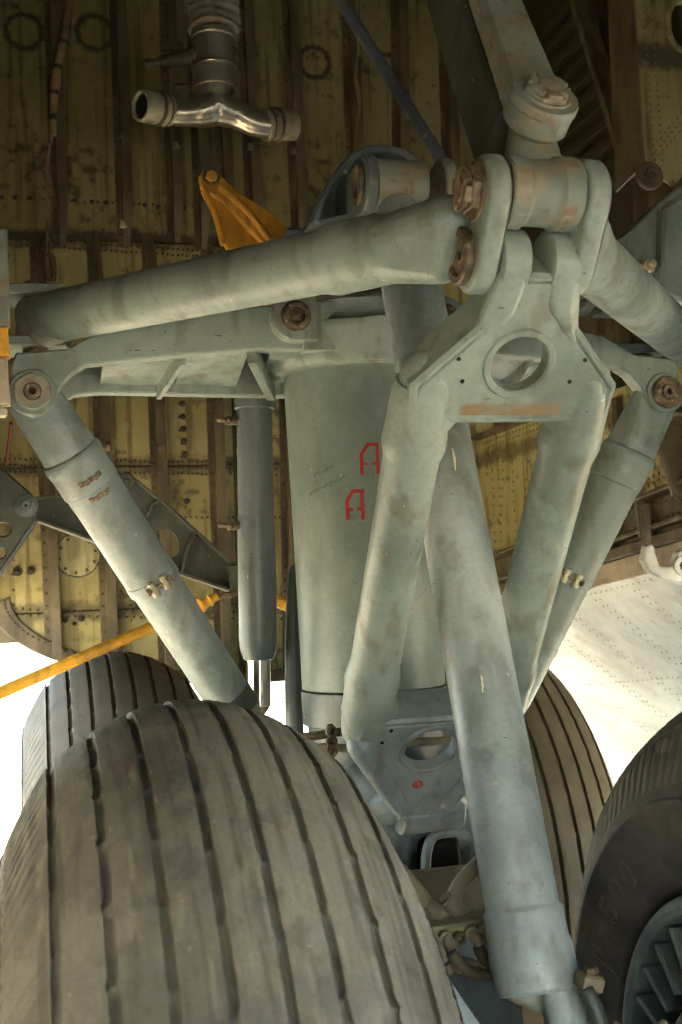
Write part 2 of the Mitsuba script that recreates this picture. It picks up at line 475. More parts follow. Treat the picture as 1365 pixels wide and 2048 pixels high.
INSUL = bsdf('insulation_cloth', paint_fn((0.30, 0.26, 0.19), (0.46, 0.42, 0.33), (0.12, 0.10, 0.07), 0.6, 13.7), 0.9, 0.2,
             bump=lambda p, n, uv: fbm(p.x * 90, p.y * 90, p.z * 60, 3) * 0.006)
RODPAINT = bsdf('dark_rod_paint', paint_fn((0.055, 0.062, 0.075), (0.085, 0.092, 0.105), (0.05, 0.045, 0.04), 0.5, 14.9), 0.5, 0.4)


def concrete_fn(p, n, uv):
    joint = dr.maximum(1 - smoothstep(0.0, 0.02, dr.abs(p.x / 6 - dr.round(p.x / 6)) * 6), 1 - smoothstep(0.0, 0.02, dr.abs(p.y / 6 - dr.round(p.y / 6)) * 6))
    c = mix((0.43, 0.42, 0.37), (0.50, 0.49, 0.44), fbm(p.x * 0.9, p.y * 0.9, 0.0, 4))
    return mix(c, (0.10, 0.09, 0.08), joint * 0.7)


CONCRETE = bsdf('apron_concrete', concrete_fn, 0.85, 0.2)

XC = 0.743          # centre plane of the gear leg
YL = 2.62           # fore-and-aft station of the leg
YB = 4.40           # station of the bay's rear bulkhead
XAX, YAX, ZAX = A([1.0, 0, 0]), A([0, 1.0, 0]), A([0, 0, 1.0])
# ------------------------------------------------------------------ ground
g = trimesh.Trimesh(A([[-400, -400, 0], [400, -400, 0], [400, 400, 0], [-400, 400, 0.0]]), [[0, 1, 2], [0, 2, 3]], process=False)
scene['ground'] = mikit.ply(g, CONCRETE)
labels['ground'] = {'label': 'sunlit pale concrete apron under and around the aircraft', 'category': 'ground', 'kind': 'structure'}

# ------------------------------------------------------------------ bay: rear bulkhead
NA, NB_, NZ = 0.99, 0.345, 1.61     # half width, depth and height of the round lower contour


def contour(n=60, k=1.0, dz=0.0):
    t = np.linspace(0, math.pi, n)
    return [(0.80 - NA * k * math.cos(a), NZ + dz - NB_ * k * math.sin(a)) for a in t]


outline = Polygon([(0.80 - NA, 4.25)] + contour() + [(0.80 + NA, 4.25)])
bk = thing('rear_bulkhead', 'olive yellow riveted bulkhead with vertical stringers closing the wheel bay behind the struts', 'bulkhead')
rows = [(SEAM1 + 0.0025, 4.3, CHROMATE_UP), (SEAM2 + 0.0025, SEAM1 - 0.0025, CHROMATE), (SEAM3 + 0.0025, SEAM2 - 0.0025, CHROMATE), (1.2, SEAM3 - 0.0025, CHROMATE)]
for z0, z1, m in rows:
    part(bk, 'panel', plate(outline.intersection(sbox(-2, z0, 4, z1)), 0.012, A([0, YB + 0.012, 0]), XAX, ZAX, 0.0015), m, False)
part(bk, 'backing_sheet', plate(outline.buffer(-0.004), 0.006, A([0, YB + 0.030, 0]), XAX, ZAX, 0), BLACKISH, False)


def stringer(xa, za, xb, zb, w=0.030, h=0.052, taper_low=0.0, taper_top=0.0):
    """Angle section standing off the bulkhead: foot, web, outer flange with rounded tapering ends."""
    k = 14
    out = []
    rings = []
    for t in np.linspace(0, 1, k):
        x, z = xa + (xb - xa) * t, za + (zb - za) * t
        s = 1.0
        if taper_low: s = min(s, 0.12 + 0.88 * min(1, (1 - t) / taper_low))
        if taper_top: s = min(s, 0.12 + 0.88 * min(1, t / taper_top))
        H, W, q = h * s, w * (0.5 + 0.5 * s), 0.003
        prof = [(-0.026, 0), (0.0, 0), (0.0, -H), (W, -H), (W, -H - 0.006), (W - q, -H - q * 1.0 - 0.003), (-q, -H - q), (-q, -q), (-0.026, -q)]
        rings.append([[x + a, YB - 0.001 + b, z] for a, b in prof])
    return grid_mesh(rings)


ZT = 4.2
rivets = []


def stringer_px(p0, p1, **kw):
    a, b = S(*p0, Y=YB), S(*p1, Y=YB)
    part(bk, 'stringer', stringer(a[0], a[2], b[0], b[2], **kw), BROWN, 30)
    n = int(np.linalg.norm(b - a) / 0.045)
    for i in range(1, n):
        q = a + (b - a) * i / n
        rivets.append([q[0] - 0.015, YB - 0.004, q[2]])


for x0, x1, ye in ((98, 121, 492), (230, 249, 494), (328, 350, 486), (382, 404, 500), (430, 452, 505), (482, 508, 500), (572, 598, 520), (692, 712, 520), (792, 800, 520), (884, 902, 520)):
    stringer_px((x0, -60), (x1, ye), taper_low=0.14, w=0.034)
for x0, x1, ya, ye in ((72, 106, 466, 1314), (186, 219, 462, 1336), (296, 332, 470, 1345), (414, 446, 478, 1350), (468, 492, 500, 1352), (566, 580, 500, 1352), (660, 672, 520, 1350)):
    stringer_px((x0, ya), (x1, ye), taper_top=0.12, w=0.032)


def rivet_line(p0, p1, step, jit=0.0, Y=YB):
    a, b = S(*p0, Y=Y), S(*p1, Y=Y)
    n = max(1, int(np.linalg.norm(b - a) / step))
    for i in range(n + 1):
        q = a + (b - a) * i / n + rng.normal(0, 1, 3) * jit
        rivets.append([q[0], YB - 0.0008, q[2]])


for yy in (470, 482, 493): rivet_line((0, yy - 6), (640, yy + 34), 0.019, 0.0016)
rivet_line((0, 395), (440, 415), 0.050, 0.002)
for yy in (918, 930, 942): rivet_line((0, yy), (590, yy + 8), 0.018, 0.0016)
for yy in (1218, 1230): rivet_line((0, yy), (590, yy + 8), 0.026, 0.0016)
rivet_line((330, 1034), (590, 1036), 0.02, 0.001)
for xx in (358, 366): rivet_line((xx - 2, 755), (xx + 6, 915), 0.048, 0.001)
for xx in (25, 262): rivet_line((xx, 1060), (xx + 2, 1240), 0.05, 0.001)
for a in np.linspace(0, math.pi, 70):
    rivets.append([0.80 - (NA - 0.05) * math.cos(a), YB - 0.0145, NZ - (NB_ - 0.04) * math.sin(a) + 0.006])
for q, r in RINGS:
    for a in np.arange(16) * math.pi / 8:
        rivets.append([q[0] + r * math.cos(a), YB - 0.001, q[2] + r * math.sin(a)])
part(bk, 'rivet', domes(rivets, -YAX, 0.0052, 0.0042), BLACKISH, False, kind='stuff')
# round lower edge member
rim_o = Polygon(contour(80) + contour(80, 0.93, 0.02)[::-1])
part(bk, 'edge_member', plate(rim_o, 0.012, A([0, YB - 0.001, 0]), XAX, ZAX, 0.003), BROWN, 40)
# bolts with dark sealant blobs in a column
for i, yy in enumerate((760, 783, 807, 833, 858, 882, 908, 1002)):
    c = S(362 + (yy - 760) * 0.05, yy, Y=YB)
    part(bk, 'bolt', [lathe(c, -YAX, [(-0.002, 0.013), (0.004, 0.011), (0.005, 0.006)], 14), lathe(c, -YAX, [(0.004, 0.006), (0.012, 0.0055), (0.013, 0.003)], 8)], BLACKISH, 40)
for xx, yy in ((130, 402), (150, 400), (184, 403), (212, 405), (265, 408), (290, 410), (316, 413), (368, 416), (30, 394), (4, 394), (60, 396)):
    c = S(xx, yy, Y=YB)
    part(bk, 'bolt', [lathe(c, -YAX, [(-0.002, 0.010), (0.004, 0.008), (0.009, 0.004)], 10)], BLACKISH, 40)
# round inspection cover with screws
c0 = S(155, 1110, Y=YB)
ck = part(bk, 'inspection_cover', lathe(c0 + A([0, 0.004, 0]), -YAX, [(0, 0.078), (0.009, 0.079), (0.0105, 0.0775)], 48), PALECOVER, 30, label='round pale inspection cover held by dark screws')
part(bk, 'cover_gap', disc_ring(c0 + A([0, -0.0008, 0]), -YAX, 0.079, 0.083, 0.0018, 48, 0.0004), BLACK, False)
for k in range(10):
    a = k * math.pi / 5 + 0.2
    part(ck, 'screw', lathe(c0 + A([0.066 * math.cos(a), -0.0065, 0.066 * math.sin(a)]), -YAX, [(0, 0.0062), (0.003, 0.005)], 10), BLACKISH, False)
for xx, yy, r in ((130, 1240, 0.011), (163, 1237, 0.012), (148, 1248, 0.007), (35, 1143, 0.018), (62, 1141, 0.016)):
    c = S(xx, yy, Y=YB)
    part(bk, 'fastener', [disc_ring(c, -YAX, r * 0.55, r, 0.008, 16), lathe(c, -YAX, [(0, r * 0.5), (0.014, r * 0.45), (0.016, r * 0.2)], 8)], BLACKISH, 40)
# little clips on the stringers
for xx, yy in ((241, 268), (352, 290), (502, 292), (588, 300), (246, 448), (103, 592), (214, 893), (324, 896)):
    c = S(xx, yy, Y=YB - 0.062)
    part(bk, 'clip', [bbox(c, (0.022, 0.012, 0.03), 0.003), rod(c + A([0, -0.02, 0.006]), c + A([0.012, -0.004, -0.012]), 0.005, n=10)], CLAMP if yy == 448 else RUST, 40)
# stencilled inspection mark near the left edge
for txt, px, py, hh in (('7', 10, 522, 0.026), ('17', 22, 511, 0.010), ('12', 22, 523, 0.010), ('HFC.', 10, 530, 0.008)):
    m = meshkit.text_mesh(txt, hh, 0.0006)
    v = m.vertices.copy()
    q = S(px, py, Y=YB)
    m.vertices = np.stack([q[0] + v[:, 0], YB - 0.0008 - v[:, 2], q[2] + v[:, 1]], 1)
    part(bk, 'stencil', m, BLACKISH, False)

# ------------------------------------------------------------------ bay: skins and roof, with unseen skins, door and wing added for shade
nac = thing('nacelle_shell', 'dark nacelle skin and roof enclosing the wheel bay with unseen left and front parts added for shade', 'nacelle')
XL, XR = 0.80 - NA - 0.02, 1.72
part(nac, 'added_left_skin', plate(sbox(-0.9, 1.62, YB + 0.05, 4.2), 0.02, A([XL, 0, 0]), YAX, ZAX, 0), BROWN, False)  # unseen left wall, put in to darken the top of the bay
part(nac, 'roof', plate(sbox(XL - 0.02, -0.9, 2.75, YB + 0.3), 0.03, A([0, 0, 4.21]), XAX, YAX, 0), BROWN, False)
part(nac, 'outer_skin', plate(sbox(-0.9, 1.60, YB + 0.3, 4.2), 0.02, A([2.30, 0, 0]), YAX, ZAX, 0), BROWN, False)
part(nac, 'rear_skin', plate(sbox(1.78, 1.62, 2.30, 4.2), 0.02, A([0, YB + 0.06, 0]), XAX, ZAX, 0), BROWN, False)
fd = thing('added_shade_door', 'white unseen door added left of the camera to cut the front left light', 'door')  # unseen panel added to block fill from the front left
part(fd, 'skin', plate(Polygon([(XL, 1.62), (XL + 0.02, 1.63), (XL - 0.50, 0.45), (XL - 0.52, 0.46)]), 3.0, A([0, 2.2, 0]), XAX, ZAX, 0), WHITE, False)
part(nac, 'added_front_skin', plate(Polygon([(-1.3, 1.85), (-0.9, 2.2), (-0.9, 4.2), (-2.6, 4.2), (-4.0, 3.6), (-4.0, 2.9), (-2.8, 2.25)]), 2.5, A([XL - 0.02, 0, 0]), YAX, ZAX, 0), BROWN, False)  # unseen front body, added and shaped to darken the upper bay
part(nac, 'tail_skin', plate(Polygon([(YB + 0.35, 1.45), (YB + 0.35, 4.2), (8.5, 3.6), (8.5, 3.0)]), 2.3, A([XL, 0, 0]), YAX, ZAX, 0), BROWN, False)
for sgn, key in ((-1, 'wing'), (1, 'wing')):
    x0, x1 = (-16.0, XL - 0.05) if sgn < 0 else (2.38, 17.0)
    w = thing('wing', 'silver %s wing outside the picture, added to shade the gear' % ('left' if sgn < 0 else 'right'), 'wing')
    prof = Polygon([(-1.9, 3.40), (-1.75, 3.60), (-1.3, 3.72), (-0.3, 3.76), (1.1, 3.5), (1.2, 3.47), (-0.3, 3.20), (-1.2, 3.18), (-1.7, 3.26)])  # unseen wing added as sun block, chord cut to keep ground lit
    part(w, 'skin', plate(prof, x1 - x0, A([x0, 0, 0]), YAX, ZAX, 0.01), BAREMETAL, 35)

# right hand wall of the bay
rw = thing('bay_side_wall', 'yellow green riveted side wall of the wheel bay behind the right struts', 'wall')
pa, pb = S(950, 884, X=XR), S(1078, 836, X=XR)
sl = (pb[2] - pa[2]) / (pb[1] - pa[1])
top = lambda y: pa[2] + sl * (y - pa[1])
y_end = 2.30
wall_poly = Polygon([(YB, 1.60), (YB, top(YB)), (2.95, top(2.95)), (y_end, top(2.95) + 0.02), (y_end, 1.74), (3.3, 1.70), (3.8, 1.60)])
yy0 = 3.62
for lo, hi in ((yy0 + 0.002, 9), (3.02, yy0 - 0.002), (0, 3.016)):
    part(rw, 'panel', plate(wall_poly.intersection(sbox(lo, 0, hi, 9)), 0.012, A([XR, 0, 0]), YAX, ZAX, 0.0015), CHROMATE, False)
wr = []


def wall_rivets(p0, p1, step):
    a, b = S(*p0, X=XR), S(*p1, X=XR)
    n = max(1, int(np.linalg.norm(b - a) / step))
    for i in range(n + 1):
        q = a + (b - a) * i / n
        wr.append([XR - 0.0005, q[1], q[2]])


for d in (8, 20): wall_rivets((955, 884 + d), (1075, 838 + d), 0.030)
for xa, xb in ((985, 992), (997, 1003), (1024, 1035), (1060, 1040), (1008, 1002)): wall_rivets((xa, 905), (xb, 1100), 0.034)
wall_rivets((990, 1105), (1020, 1100), 0.025)
for xa in (1215, 1222): wall_rivets((xa, 770), (xa + 4, 850), 0.030)
for d in (0, 14, 30): wall_rivets((1250, 985 + d), (1330, 940 + d), 0.030)
for d in (0, 16): wall_rivets((1180, 1020 + d), (1250, 990 + d), 0.030)
for i in range(40):
    wr.append([XR - 0.0005, 3.0 + 0.033 * i, 1.73 - 0.06 * max(0, 0.033 * i - 0.3)])
part(rw, 'rivet', domes(wr, -XAX, 0.0055, 0.0048), RIVET, True, kind='stuff')
cc = S(958, 950, X=XR)
part(rw, 'round_cover', lathe(A([XR + 0.002, cc[1], cc[2]]), -XAX, [(0, 0.135), (0.005, 0.136), (0.0065, 0.133)], 60), CHROMATE, 30)
part(rw, 'cap_angle', bbox(A([XR - 0.006, (pa[1] + pb[1]) / 2, (pa[2] + pb[2]) / 2 + 0.012]), (1.05, 0.02, 0.026), 0.003, unit(pb - pa), XAX), BROWN, 40)
for y in (4.02, 3.62, 3.2):
    part(rw, 'post', bbox(A([XR - 0.012, y, (1.66 + top(y)) / 2]), (0.022, 0.03, top(y) - 1.72), 0.003), BROWN, 40) if y != 4.02 else None
# longeron: dark riveted ledge, pale sill under it
hA, hB = S(1170, 1188, X=XR), S(1365, 1138, X=XR)
hd = unit(hB - hA)
lon = thing('sill_longeron', 'dark brown riveted longeron with a beige sill along the bottom of the bay side wall', 'longeron')
mid = (hA + hB) / 2


def along(d, up, inn):
    return A([XR - inn, 0, up]) + A([0, mid[1], mid[2]]) + A([0, hd[1], hd[2]]) * d


L3 = 3.2
nrm = np.cross(unit(A([0, hd[1], hd[2]])), XAX)
part(lon, 'sill', bbox(along(-0.2, 0.035, 0.035), (L3, 0.03, 0.062), 0.003, A([0, hd[1], hd[2]]), XAX), BEIGE, 40)
part(lon, 'ledge', bbox(along(-0.2, 0.086, 0.01), (L3, 0.10, 0.034), 0.004, A([0, hd[1], hd[2]]), XAX), BROWN, 40)
part(lon, 'web', bbox(along(-0.2, 0.165, 0.012), (L3, 0.02, 0.13), 0.003, A([0, hd[1], hd[2]]), XAX), BROWN, 40)
part(lon, 'rail', bbox(along(-0.2, 0.125, 0.055), (L3, 0.035, 0.014), 0.003, A([0, hd[1], hd[2]]), XAX), BROWN, 40)
part(lon, 'rail', bbox(along(-0.2, 0.215, 0.05), (L3, 0.07, 0.012), 0.003, A([0, hd[1], hd[2]]), XAX), BROWN, 40)
lr = [along(d, u_, 0.0225) for d in np.arange(-0.9, 0.7, 0.032) for u_ in (0.150, 0.195)]
part(lon, 'rivet', domes(lr, -XAX, 0.0055, 0.005), RIVET, True, kind='stuff')
for d in (-0.34, -0.02, 0.21):
    part(lon, 'gusset', bbox(along(d, 0.16, 0.045), (0.014, 0.06, 0.11), 0.002, A([0, hd[1], hd[2]]), XAX), BROWN, 40)

# upper side structure: sloping ribbed panel, near-black colour stands in for deep shade
rp = thing('ribbed_roof_panel', 'ribbed panel at the top right of the bay with deep shade put into its black colour', 'panel')
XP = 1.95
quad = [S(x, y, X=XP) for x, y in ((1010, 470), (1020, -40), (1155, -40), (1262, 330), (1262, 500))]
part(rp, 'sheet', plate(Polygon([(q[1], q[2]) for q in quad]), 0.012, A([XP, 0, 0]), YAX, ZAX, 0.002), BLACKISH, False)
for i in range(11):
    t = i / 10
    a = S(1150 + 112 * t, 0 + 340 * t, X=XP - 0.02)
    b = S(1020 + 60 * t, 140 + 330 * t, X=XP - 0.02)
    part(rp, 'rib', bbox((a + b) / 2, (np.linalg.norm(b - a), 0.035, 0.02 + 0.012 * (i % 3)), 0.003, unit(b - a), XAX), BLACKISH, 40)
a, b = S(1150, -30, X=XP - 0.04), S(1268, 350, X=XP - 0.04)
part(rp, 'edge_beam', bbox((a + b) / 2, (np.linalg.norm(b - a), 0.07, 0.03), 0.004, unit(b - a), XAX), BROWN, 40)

# frame web with flanged lightening hole, top right
fw = thing('frame_web', 'riveted olive frame web with a flanged lightening hole at the upper right', 'frame')
YF = 2.62
fp = lambda x, y: (lambda q: (q[0], q[2]))(S(x, y, Y=YF))
hc = fp(1367, 50)
hole = Polygon([(hc[0] + 0.040 * math.cos(a), hc[1] + 0.066 * math.sin(a)) for a in np.linspace(0, 2 * math.pi, 40)[:-1]])
web = Polygon([fp(1266, -60), fp(1283, 200), fp(1292, 330), fp(1345, 372), fp(1480, 250), fp(1480, -60)]).difference(hole)
part(fw, 'web', plate(web, 0.008, A([0, YF + 0.008, 0]), XAX, ZAX, 0.0015), CHROMATE_UP, False)  # darkened panel colour used in place of shade on this web
th = np.linspace(0, 2 * math.pi, 49)[:-1]
rings = []
for off, dy in ((0.010, 0.0), (0.006, -0.006), (0.0, -0.008), (-0.006, -0.003), (-0.008, 0.01)):
    rings.append([[hc[0] + (0.042 + off) * math.cos(a), YF + dy, hc[1] + (0.068 + off) * math.sin(a)] for a in th])
part(fw, 'hole_flange', grid_mesh(rings, False), CHROMATE, True)
a, b = S(1264, -60, Y=YF), S(1290, 330, Y=YF)
part(fw, 'edge_flange', plate(Polygon([(0, a[2]), (0, b[2]), (0.15, b[2] - 0.02), (0.13, a[2])]), 0.008, A([(a[0] + b[0]) / 2 - 0.004, YF, 0]), YAX, ZAX, 0.0015), BROWN, False)
fr = []
for i in range(26):
    t = i / 25
    for dx in (18, 34): fr.append(S(1266 + dx + 26 * t, -30 + 350 * t, Y=YF))
for i in range(14):
    for d in (0, 9, 18): fr.append(S(1300 + i * 8 + d * 0.6, 300 - i * 9 + d, Y=YF))
part(fw, 'rivet', domes([[q[0], YF - 0.0004, q[2]] for q in fr], -YAX, 0.0036, 0.003), RIVET, True, kind='stuff')
lc = S(1300, 352, Y=YF)
part(fw, 'lug', lathe(lc + A([0, 0.006, 0]), -YAX, [(0, 0.036), (0.012, 0.036), (0.015, 0.033)], 40), BROWN, 40)
part(fw, 'lug_bolt', hex_nut(lc + A([0, -0.009, 0]), -YAX, 0.02, 0.008, 0.006), BROWN, 40)

# grey box fitting under it, right edge
bf = thing('hinge_fitting', 'grey green box shaped hinge fitting at the right edge above the side strut', 'fitting')
YH = 2.95
hp = lambda x, y: (lambda q: (q[0], q[2]))(S(x, y, Y=YH))
part(bf, 'body', plate(Polygon([hp(1252, 470), (hp(1330, 395)), hp(1420, 330), hp(1420, 600), hp(1310, 560), hp(1252, 520)]), 0.10, A([0, YH + 0.10, 0]), XAX, ZAX, 0.006), GREEN, 40)
part(bf, 'side_plate', plate(Polygon([hp(1315, 425), hp(1420, 350), hp(1420, 640), hp(1310, 590)]), 0.06, A([0, YH + 0.02, 0]), XAX, ZAX, 0.008), GREEN, 40)
part(bf, 'bolt', [hex_nut(S(1292, 535, Y=YH) + A([0, -0.0, 0]), -YAX, 0.02, 0.03, 0), rod(S(1292, 535, Y=YH), S(1292, 535, Y=YH) + A([0, -0.05, 0]), 0.009)], BEIGE, 40)

# clutter of small valves in the gap under the right brace
vb = thing('valve_cluster', 'small dark valve bodies in the gap beside the right upper brace', 'valve')
for k, (x, y, r) in enumerate(((1150, 592, 0.022), (1172, 604, 0.018), (1160, 622, 0.02), (1185, 615, 0.016))):
    q = S(x, y, Y=3.0)
    part(vb, 'valve', [rod(q, q + A([0.03, -0.05, 0.02 * (-1)**k]), r), hex_nut(q + A([0.03, -0.05, 0.02 * (-1)**k]), A([0.5, -0.8, 0.2]), r * 0.8, 0.015)], RUST if k % 2 else SLATE, 40)

# white gear door hanging outward from the sill
door = thing('gear_door', 'white riveted landing gear door hanging open beyond the right wheels in full daylight', 'door')
out = unit(A([0.78, 0.0, -0.62]))
ud = -A([0, hd[1], hd[2]])
O = A([XR - 0.045, mid[1], mid[2] + 0.008])
Wd = 1.45
nd = np.cross(ud, out)
part(door, 'inner_skin', plate(sbox(-1.2, 0, 2.6, Wd), 0.012, O - nd * 0.012 if nd[0] < 0 else O, ud, out, 0.003), WHITE, False)
dn = nd if nd @ (A([XC, YL, 1.2]) - O) > 0 else -nd
surf = O + (dn * 0.0 if nd[0] < 0 else dn * 0.0005)
dr_pts = []
for d in np.arange(-1.15, 2.5, 0.035): dr_pts.append((d, 0.03))
for d in np.arange(-1.1, 2.5, 0.26):
    for w in np.arange(0.06, Wd - 0.03, 0.032): dr_pts += [(d, w), (d + 0.032, w)]
for w in (0.48, 0.95):
    for d in np.arange(-1.15, 2.5, 0.035): dr_pts.append((d, w))
part(door, 'rivet', domes([surf + ud * d + out * w for d, w in dr_pts], dn, 0.0040, 0.003, 6), BEIGE, False, kind='stuff')

# white hook shaped door fitting
hk = thing('door_hook', 'chunky white painted door hook fitting at the right edge above the gear door', 'hook')
YK = 2.72
kp = lambda x, y: (lambda q: (q[0], q[2]))(S(x, y, Y=YK))
body = Polygon([kp(*q) for q in ((1293, 1092), (1306, 1088), (1312, 1100), (1308, 1118), (1318, 1132), (1340, 1134), (1352, 1122), (1356, 1104), (1372, 1098), (1420, 1100), (1420, 1180), (1364, 1168), (1322, 1158), (1300, 1142), (1287, 1120))]).buffer(-0.004).buffer(0.008).buffer(-0.004)
part(hk, 'body', plate(body, 0.035, A([0, YK + 0.03, 0]), XAX, ZAX, 0.006), WHITE, 50)
part(hk, 'boss', disc_ring(S(1362, 1132, Y=YK) + A([0, -0.004, 0]), -YAX, 0.012, 0.026, 0.014), WHITE, 40)
part(hk, 'bolt', hex_nut(S(1362, 1132, Y=YK) + A([0, -0.004, 0]), -YAX, 0.012, 0.016), RUST, 40)
a = S(1308, 1096, Y=YK + 0.02)
part(hk, 'guide_arm', bbox(a + A([0.004, 0.04, 0.06]), (0.018, 0.02, 0.12), 0.003), BROWN, 40)

# brown tapered fairing at the right edge
fa = thing('actuator_fairing', 'dull brown tapered fairing hanging at the right edge beside the strut lug', 'fairing')
YQ = 2.78
q0, q1, q2, q3 = (S(*q, Y=YQ) for q in ((1306, 830), (1400, 826), (1400, 1010), (1352, 985)))
part(fa, 'shell', cast([hull((q0 + A([0.01, 0.03, 0]), 0.012), (q1 + A([0, 0.03, 0]), 0.03), (q2, 0.02), (q3, 0.014))], edge=0.012, it=4), BROWN, 50)
part(fa, 'cap_ring', disc_ring(S(1345, 838, Y=YQ - 0.02), ZAX, 0.02, 0.045, 0.012), RUST, 40)
# ------------------------------------------------------------------ main leg
leg = thing('main_strut', 'thick grey green main landing gear strut with a wide cast crosshead and red painted letters', 'landing gear strut')
Ls = A([0.735, YL, 0.0])
part(leg, 'cylinder', lathe(Ls + A([0, 0, 1.385]), ZAX, [(0, 0.160), (0.004, 0.166), (0.40, 0.173), (0.72, 0.181), (0.745, 0.183), (0.765, 0.189), (0.785, 0.190), (0.80, 0.197), (0.83, 0.22), (0.86, 0.235)], 96), STRUT, 50)
part(leg, 'collar', lathe(Ls + A([0, 0, 1.305]), ZAX, [(0, 0.160), (0.003, 0.166), (0.012, 0.167), (0.073, 0.169), (0.078, 0.168), (0.0795, 0.163)], 80), SLATE, 40, label='darker slate collar round the foot of the strut')
part(leg, 'piston', lathe(Ls + A([0, 0, 0.95]), ZAX, [(0, 0.150), (0.36, 0.156)], 72), SLATE, 40)

# crosshead, built in the x-z plane of its front face, then mirrored arms
YF1 = 2.44
zb = 2.140
half = [(0.0, 2.236), (0.235, 2.236), (0.262, 2.232), (0.50, 2.196), (0.60, 2.180), (0.68, 2.136), (0.79, 2.126), (0.800, 2.10), (0.803, 2.045), (0.796, 2.018), (0.778, 1.999), (0.756, 1.992), (0.733, 1.998), (0.716, 2.014), (0.706, 2.035), (0.692, 2.062), (0.668, 2.088), (0.64, 2.104), (0.60, 2.108), (0.44, 2.124), (0.262, 2.139), (0.0, 2.138)]
XB, KB = 0.7065, 0.951
def trimesh_scale(p):
    from shapely import affinity
    return affinity.translate(affinity.scale(p, KB, 1.0, origin=(XC, 0)), XB - XC, 0)


front = Polygon([(XC + x, z) for x, z in half] + [(XC - x, z) for x, z in half[-2:0:-1]])
front = trimesh_scale(front)
part(leg, 'front_plate', plate(front, 0.05, A([0, YF1 + 0.05, 0]), XAX, ZAX, 0.004), GREEN, 42)
rear_half = [(0.0, 2.20), (0.5, 2.19), (0.70, 2.17), (0.735, 2.05), (0.724, 2.030), (0.708, 2.046), (0.690, 2.066), (0.662, 2.082), (0.60, 2.088), (0.44, 2.085), (0.18, 2.080), (0.0, 2.080)]
rear = Polygon([(XC + x, z) for x, z in rear_half] + [(XC - x, z) for x, z in rear_half[-2:0:-1]])
part(leg, 'rear_plate', plate(trimesh_scale(rear), 0.05, A([0, 2.74, 0]), XAX, ZAX, 0.004), GREEN, 42)
# sloping soffit between the plates with triangular pockets
for s in (-1, 1):
    for x0, x1 in ((0.27, 0.42), (0.425, 0.60)):
        q = [A([XB + s * KB * x0, YF1 + 0.045, 2.150]), A([XB + s * KB * x1, YF1 + 0.045, 2.130]), A([XB + s * KB * x1, 2.70, 2.105]), A([XB + s * KB * x0, 2.70, 2.098])]
        up = A([0, 0, 0.012])
        part(leg, 'soffit', trimesh.Trimesh([*q, *(p + up for p in q)], [[0, 2, 1], [0, 3, 2], [4, 5, 6], [4, 6, 7], [0, 1, 5], [0, 5, 4], [1, 2, 6], [1, 6, 5], [2, 3, 7], [2, 7, 6], [3, 0, 4], [3, 4, 7]], process=False), GREEN, False)
    a, b = A([XB + s * KB * 0.425, YF1 + 0.045, 2.135]), A([XB + s * KB * 0.46, 2.70, 2.095])
    part(leg, 'rib', bbox((a + b) / 2, (np.linalg.norm(b - a), 0.012, 0.05), 0.002, b - a, XAX), GREEN, 40)
    a, b = A([XB + s * KB * 0.27, YF1 + 0.03, 2.142]), A([XB + s * KB * 0.19, 2.66, 2.092])
    part(leg, 'rib', bbox((a + b) / 2, (np.linalg.norm(b - a), 0.022, 0.07), 0.003, b - a, XAX), GREEN, 40)
# head block round the top of the cylinder, with long rounded pockets
blk = mbox(A([XC, 2.57, 2.186]), XAX, YAX, ZAX, 0.37, 0.31, 0.105)
def slot(x0, x1, z, r, d0, d1):
    return m3.Manifold.batch_hull([mcyl(A([x0, d0, z]), A([x0, d1, z]), r), mcyl(A([x1, d0, z]), A([x1, d1, z]), r)])
blkm = blk - slot(XC - 0.105, XC + 0.02, 2.187, 0.031, 2.3, 2.485) - slot(XC + 0.065, XC + 0.135, 2.187, 0.028, 2.3, 2.47)
part(leg, 'head_block', tm(blkm), GREEN, 30)
part(leg, 'head_bolt', [hex_nut(A([XC + 0.008, 2.485, 2.168]), -YAX, 0.011, 0.010), rod(A([XC + 0.008, 2.485, 2.168]), A([XC + 0.008, 2.465, 2.168]), 0.005)], CLAMP, 40)
fl = cast([mcyl(A([0.735, YL, 2.11]), A([0.735, YL, 2.20]), 0.225, 0.25), mbox(A([XC, 2.60, 2.16]), XAX, YAX, ZAX, 0.50, 0.24, 0.06)], edge=0.02, it=10)
part(leg, 'head_flare', fl, GREEN, 50)
